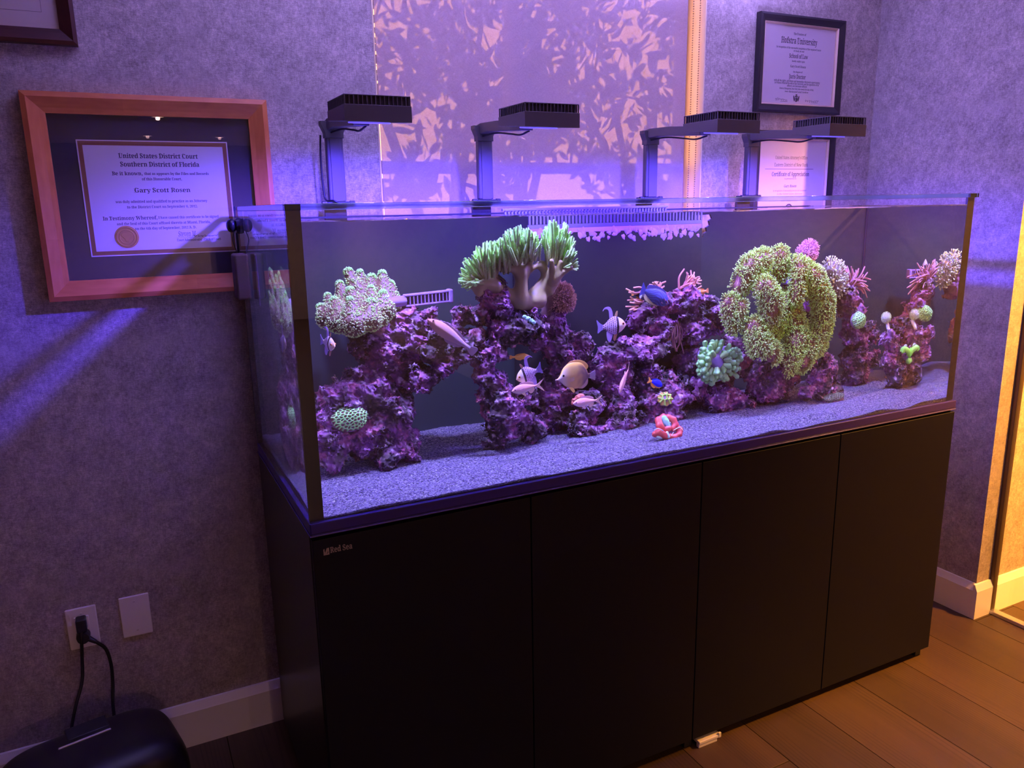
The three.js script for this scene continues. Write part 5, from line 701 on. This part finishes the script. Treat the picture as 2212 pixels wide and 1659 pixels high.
// body along +x from the snout (length 1): top and bottom outlines, half width
function fishBody(top, bot, wid, colour, bend = () => 0) {
  const R = 110, S = 52, pos = [], col = [], idx = [];
  for (let i = 0; i <= R; i++) for (let j = 0; j < S; j++) { const t = i / R, a = j / S * 6.283, yt = prof(top, t), yb = prof(bot, t), cy = (yt + yb) / 2, h = Math.max((yt - yb) / 2, 1e-4), w = Math.max(prof(wid, t), 1e-4), y = Math.sin(a), z = Math.cos(a) * (1 - 0.25 * Math.abs(y)); pos.push(t, cy + y * h, z * w + bend(t)); col.push(...colour(t, y, cy + y * h, z)); }
  for (let i = 0; i < R; i++) for (let j = 0; j < S; j++) { const a = i * S + j, b = i * S + (j + 1) % S; idx.push(a, b, a + S, b, b + S, a + S); }
  for (const e of [0, R]) { const k = pos.length / 3; pos.push(e / R + (e ? 0.004 : -0.006), (prof(top, e / R) + prof(bot, e / R)) / 2, bend(e / R)); col.push(...colour(e / R, 0, 0, 0)); for (let j = 0; j < S; j++) { const a = e * S + j, b = e * S + (j + 1) % S; e ? idx.push(a, b, k) : idx.push(b, a, k); } }
  const g = new THREE.BufferGeometry(); g.setAttribute('position', new THREE.Float32BufferAttribute(pos, 3)); g.setAttribute('color', new THREE.Float32BufferAttribute(col, 3)); g.setIndex(idx); g.computeVertexNormals(); return g;
}
function fin(pts, z = 0, th = 0.008, lean = 0) { const c = new THREE.SplineCurve(pts.map(([x, y]) => new THREE.Vector2(x, y)).concat([new THREE.Vector2(...pts[0])])), s = new THREE.Shape(c.getPoints(40)); const g = new THREE.ExtrudeGeometry(s, { depth: th, bevelEnabled: true, bevelSize: th * 0.4, bevelThickness: th * 0.4, bevelSegments: 1 }).translate(0, 0, z - th / 2); if (lean) g.rotateX(lean); return g; }
const eyeM = phys([0.01, 0.01, 0.012], 0.12), irisM = (c) => phys(c, 0.25);
function fish(name, label, cat, body, bodyMat, fins, eye, len, at, yaw = 0, pitch = 0, roll = 0, group) {
  const t = thing(name, label, cat, at.toArray(), group); t.rotation.order = 'YZX'; t.rotation.set(roll, yaw, pitch); t.scale.setScalar(len);
  const b = M('body', body, bodyMat, t); b.position.x = -0.5;
  for (const [n, g, m] of fins) { const f = M(n, g, m, t); f.position.x = -0.5; }
  for (const s of [-1, 1]) { const [ex, ey, ez, r, c] = eye, e = M('eye', new THREE.SphereGeometry(r, 16, 12).scale(1, 1, 0.55), irisM(c), t, [ex - 0.5, ey, s * ez]); M('pupil', new THREE.SphereGeometry(r * 0.58, 14, 10).scale(1, 1, 0.6), eyeM, e, [0, 0, s * r * 0.38]); }
  return t;
}
const FV = vcol(0.38);
const finMat = (c, o = 0.75) => phys(c, 0.5, { transparent: true, opacity: o, side: THREE.DoubleSide });
// spotted cardinalfish
const cardinal = (label, len, at, yaw, pitch) => {
  const top = [[0, 0.0], [0.08, 0.13], [0.22, 0.24], [0.40, 0.30], [0.58, 0.22], [0.74, 0.09], [0.80, 0.075]], bot = [[0, -0.02], [0.08, -0.12], [0.22, -0.22], [0.42, -0.27], [0.58, -0.18], [0.74, -0.07], [0.80, -0.065]].map(([a, b]) => [a, b]), wid = [[0, 0.02], [0.1, 0.08], [0.3, 0.12], [0.5, 0.09], [0.7, 0.035], [0.8, 0.02], [1, 0.015]];
  const sc = (q) => q.map(([a, b]) => [a / 0.8, b]); const colour = (t, y, yy) => { const x = t * 0.8; if (x < 0.27) return mix3([0.92, 0.66, 0.36], [0.95, 0.86, 0.70], smooth(0.02, 0.2, x)); if (x < 0.34) return [0.035, 0.02, 0.03]; const gx = x / 0.062, gy = yy / 0.062 + (Math.floor(gx) % 2) * 0.5, d = Math.hypot(gx - Math.floor(gx) - 0.5, gy - Math.floor(gy) - 0.5); return d < 0.32 ? [0.16, 0.04, 0.12] : [0.78, 0.62, 0.86]; };
  const body = fishBody(sc(top), sc(bot), sc(wid), colour); body.scale(0.8, 1, 1);
  const lilac = finMat([0.52, 0.36, 0.75]), clear = finMat([0.40, 0.30, 0.66], 0.55);
  return fish('cardinalfish', label, 'fish', body, FV, [['dorsal_fin', fin([[0.30, 0.26], [0.27, 0.44], [0.33, 0.42], [0.38, 0.28]]), finMat([0.55, 0.34, 0.16], 0.9)], ['dorsal_fin', fin([[0.44, 0.27], [0.46, 0.46], [0.54, 0.60], [0.70, 0.60], [0.78, 0.50], [0.70, 0.555], [0.58, 0.50], [0.55, 0.22]]), lilac], ['tail_fin', fin([[0.77, 0.06], [0.90, 0.14], [1.0, 0.24], [0.965, 0.02], [0.98, -0.16], [0.88, -0.10], [0.77, -0.05]]), clear], ['anal_fin', fin([[0.46, -0.24], [0.56, -0.46], [0.66, -0.40], [0.66, -0.14]]), lilac], ['pelvic_fin', fin([[0.28, -0.22], [0.38, -0.46], [0.44, -0.42], [0.40, -0.25]], 0.04), finMat([0.62, 0.36, 0.18], 0.9)]], [0.12, 0.05, 0.085, 0.045, [0.85, 0.40, 0.10]], len, at, yaw, pitch);
};
cardinal('spotted cardinalfish facing left above a pink fish, left of the butterflyfish', 0.072, W(1144, 808, -0.155), -0.12, 0.30);
cardinal('spotted cardinalfish facing right beside the upper middle rock crest', 0.088, W(1322, 705, -0.33), Math.PI - 0.1, -0.05);
cardinal('small spotted cardinalfish turned away under the left leather coral', 0.060, W(708, 742, -0.20), 1.95, 0.15);
// anthias
const anthias = (label, len, at, yaw, pitch, roll = 0, curve = 0.02) => {
  const top = [[0, 0], [0.08, 0.075], [0.22, 0.135], [0.42, 0.14], [0.62, 0.08], [0.78, 0.035], [0.82, 0.035]], bot = [[0, -0.01], [0.08, -0.075], [0.22, -0.135], [0.42, -0.14], [0.62, -0.07], [0.78, -0.03], [0.82, -0.03]], wid = [[0, 0.015], [0.1, 0.06], [0.3, 0.085], [0.5, 0.07], [0.8, 0.018]], sc = (q) => q.map(([a, b]) => [a / 0.82, b]);
  const body = fishBody(sc(top), sc(bot), sc(wid), (t, y) => mix3(mix3([0.78, 0.44, 0.34], [0.82, 0.40, 0.26], t), [0.86, 0.66, 0.56], smooth(0.1, -0.8, y)), (t) => curve * t * t); body.scale(0.82, 1, 1);
  const pk = finMat([0.88, 0.52, 0.50], 0.85), yl = finMat([0.95, 0.66, 0.42], 0.88);
  return fish('anthias', label, 'fish', body, FV, [['tail_fin', fin([[0.80, 0.03], [0.90, 0.075], [1.04, 0.15], [0.93, 0.02], [0.90, 0], [0.94, -0.04], [1.05, -0.21], [0.89, -0.085], [0.80, -0.03]], curve, 0.007), yl], ['dorsal_fin', fin([[0.25, 0.12], [0.32, 0.185], [0.55, 0.175], [0.70, 0.13], [0.72, 0.05], [0.5, 0.10]], curve * 0.3), pk], ['anal_fin', fin([[0.52, -0.09], [0.60, -0.19], [0.70, -0.15], [0.72, -0.04]], curve * 0.4), yl], ['pelvic_fin', fin([[0.28, -0.12], [0.40, -0.22], [0.44, -0.19], [0.38, -0.12]], 0.03), yl], ['pectoral_fin', fin([[0.24, 0.0], [0.38, 0.03], [0.40, -0.04], [0.30, -0.05]], 0.088, 0.005), pk]], [0.10, 0.025, 0.058, 0.026, [0.55, 0.25, 0.45]], len, at, yaw, pitch, roll, undefined);
};
anthias('pink anthias swimming left just under the spotted cardinalfish', 0.082, W(1139, 838, -0.14), -0.05, 0.10);
anthias('pink anthias swimming left in front of the round rock below the butterflyfish', 0.080, W(1269, 868, -0.15), -0.1, 0.02);
anthias('pink anthias seen from behind, diving head down right of the butterflyfish', 0.082, W(1346, 818, -0.19), 0.85, 1.0, 0.3, 0.14);
// butterflyfish
{
  const top = [[0, 0.0], [0.06, 0.015], [0.13, 0.09], [0.22, 0.26], [0.36, 0.38], [0.56, 0.41], [0.78, 0.36], [0.90, 0.20], [0.95, 0.07], [1, 0.06]], bot = [[0, -0.02], [0.06, -0.03], [0.14, -0.07], [0.26, -0.19], [0.44, -0.29], [0.64, -0.30], [0.82, -0.22], [0.92, -0.09], [1, -0.05]], wid = [[0, 0.012], [0.08, 0.025], [0.2, 0.075], [0.4, 0.10], [0.65, 0.085], [0.9, 0.03], [1, 0.012]];
  const body = fishBody(top, bot, wid, (t, y) => { let c = mix3([0.74, 0.64, 0.50], [0.58, 0.38, 0.11], smooth(0.08, 0.45, t)); c = mix3(c, [0.14, 0.075, 0.085], smooth(0.50, 0.95, t + 0.10 * noise(t * 9, y * 3, 2))); c = mix3(c, [0.90, 0.56, 0.08], smooth(0.62, 0.98, y)); return c; });
  fish('butterflyfish', 'yellow grey butterflyfish with a pointed white snout facing left in the middle', 'fish', body, FV, [['dorsal_fin', fin([[0.30, 0.33], [0.42, 0.425], [0.62, 0.46], [0.82, 0.41], [0.95, 0.28], [0.90, 0.19], [0.75, 0.35], [0.5, 0.395]]), finMat([0.90, 0.55, 0.10], 0.95)], ['anal_fin', fin([[0.60, -0.28], [0.78, -0.32], [0.92, -0.22], [0.93, -0.08], [0.8, -0.22]]), finMat([0.45, 0.30, 0.20], 0.9)], ['pelvic_fin', fin([[0.38, -0.25], [0.50, -0.40], [0.545, -0.36], [0.48, -0.27]], 0.03), finMat([0.92, 0.66, 0.12], 0.95)], ['tail_fin', fin([[0.97, 0.05], [1.10, 0.10], [1.16, 0.12], [1.15, -0.12], [1.08, -0.10], [0.97, -0.05]]), finMat([0.5, 0.4, 0.45], 0.5)], ['pectoral_fin', fin([[0.34, -0.02], [0.50, 0.03], [0.52, -0.06], [0.40, -0.09]], 0.105, 0.006), finMat([0.85, 0.70, 0.5], 0.15)]], [0.225, 0.085, 0.066, 0.036, [0.02, 0.015, 0.02]], 0.097, W(1238, 816, -0.19), -0.12, 0.02);
}
// slender fish, damsel, tang, clownfish
const slim = (name, label, len, at, yaw, pitch, h, cA, cB, finC, pat) => { const top = [[0, 0.01], [0.08, 0.5 * h], [0.25, h], [0.5, h], [0.75, 0.6 * h], [0.86, 0.4 * h], [1, 0.4 * h]], bot = top.map(([a, b]) => [a, -b]), wid = [[0, 0.01], [0.1, 0.35 * h], [0.3, 0.62 * h], [0.6, 0.5 * h], [1, 0.15 * h]]; const body = fishBody(top, bot, wid, pat ?? ((t, y) => mix3(cA, cB, clamp(t + 0.15 * noise(t * 14, y * 4, 3)))), (t) => 0.03 * t * t); const fm = finMat(finC, 0.85);
  return fish(name, label, 'fish', body, FV, [['dorsal_fin', fin([[0.25, h * 0.9], [0.35, h * 1.35], [0.7, h * 1.1], [0.84, h * 0.65], [0.8, h * 0.4], [0.5, h * 0.9]]), fm], ['anal_fin', fin([[0.45, -h * 0.9], [0.55, -h * 1.3], [0.75, -h * 1.0], [0.84, -h * 0.5], [0.7, -h * 0.6]]), fm], ['tail_fin', fin([[0.97, h * 0.35], [1.08, h * 0.75], [1.14, h * 0.6], [1.12, -h * 0.6], [1.08, -h * 0.75], [0.97, -h * 0.35]], 0.03), fm]], [0.10, h * 0.35, h * 0.38, 0.022, [0.6, 0.3, 0.3]], len, at, yaw, pitch); };
slim('wrasse', 'long pastel wrasse nosing up left in front of the rock arch', 0.128, W(970, 722, -0.225), -0.1, -0.66, 0.115, [0.66, 0.32, 0.20], [0.36, 0.27, 0.36], [0.4, 0.27, 0.34]);
slim('yellow_wrasse', 'small orange yellow fish under the rock left of centre', 0.052, W(1127, 771, -0.30), Math.PI, 0.05, 0.13, [0.78, 0.42, 0.06], [0.85, 0.50, 0.05], [0.8, 0.45, 0.05]);
{
  const top = [[0, 0.0], [0.08, 0.12], [0.3, 0.24], [0.55, 0.24], [0.8, 0.12], [1, 0.06]], bot = [[0, -0.01], [0.08, -0.12], [0.3, -0.23], [0.55, -0.22], [0.8, -0.11], [1, -0.05]], wid = [[0, 0.02], [0.15, 0.09], [0.4, 0.12], [0.7, 0.07], [1, 0.015]];
  const or = finMat([0.95, 0.50, 0.05], 0.95), body = fishBody(top, bot, wid, (t, y) => (y < -0.70 || t > 0.90 ? [0.90, 0.48, 0.04] : [0.006, 0.012, 0.80]));
  fish('damselfish', 'vivid blue damselfish with an orange belly and tail, facing right', 'fish', body, FV, [['tail_fin', fin([[0.97, 0.05], [1.12, 0.17], [1.24, 0.20], [1.14, 0.0], [1.22, -0.17], [1.10, -0.14], [0.97, -0.05]]), or], ['anal_fin', fin([[0.45, -0.20], [0.6, -0.31], [0.85, -0.23], [0.92, -0.07], [0.7, -0.14]]), or], ['dorsal_fin', fin([[0.25, 0.20], [0.4, 0.29], [0.7, 0.26], [0.9, 0.14], [0.85, 0.08], [0.55, 0.22]]), finMat([0.01, 0.02, 0.7], 0.95)]], [0.12, 0.03, 0.075, 0.026, [0.02, 0.02, 0.2]], 0.046, W(1419, 829, -0.245), Math.PI + 0.1, 0.42);
  const tang = fishBody([[0, 0.0], [0.08, 0.10], [0.25, 0.20], [0.55, 0.23], [0.85, 0.13], [1, 0.06]], [[0, -0.02], [0.08, -0.10], [0.25, -0.19], [0.55, -0.22], [0.85, -0.12], [1, -0.05]], [[0, 0.02], [0.2, 0.08], [0.5, 0.09], [1, 0.015]], (t, y) => { const s = Math.sin((y * 1.1 + 0.35 * Math.sin(t * 9)) * 15); return s > 0.55 ? [0.08, 0.12, 0.36] : mix3([0.035, 0.03, 0.20], [0.05, 0.045, 0.13], t); });
  fish('surgeonfish', 'dark blue surgeonfish with wavy light lines in front of the pink anemone', 'fish', tang, FV, [['dorsal_fin', fin([[0.2, 0.17], [0.35, 0.27], [0.7, 0.28], [0.95, 0.20], [0.92, 0.09], [0.55, 0.21]]), finMat([0.06, 0.05, 0.20], 0.95)], ['anal_fin', fin([[0.3, -0.18], [0.5, -0.27], [0.9, -0.22], [0.93, -0.08], [0.6, -0.20]]), finMat([0.45, 0.38, 0.20], 0.9)], ['tail_fin', fin([[0.97, 0.05], [1.1, 0.16], [1.15, 0.18], [1.13, -0.18], [1.1, -0.16], [0.97, -0.05]]), finMat([0.05, 0.05, 0.25], 0.9)]], [0.11, 0.05, 0.06, 0.024, [0.3, 0.25, 0.1]], 0.096, W(1421, 642, -0.355), Math.PI + 0.1, 0.42);
  const clown = (label, at, yaw, pitch, dark) => slim('clownfish', label, 0.05, at, yaw, pitch, 0.19, null, null, [0.9, 0.4, 0.08], (t) => (t < 0.16 ? [0.9, 0.38, 0.06] : t < 0.30 || (t > 0.52 && t < 0.64) ? [0.80, 0.88, 0.98] : dark ? [0.05, 0.03, 0.05] : [0.9, 0.38, 0.06]));
  clown('dark clownfish with white bars hiding left of the anemone', W(1388, 640, -0.40), Math.PI - 0.5, 0.3, true); clown('orange clownfish peeping out right of the anemone', W(1512, 632, -0.42), -0.9, 0.2, false);
}
renderer.render(scene, camera);
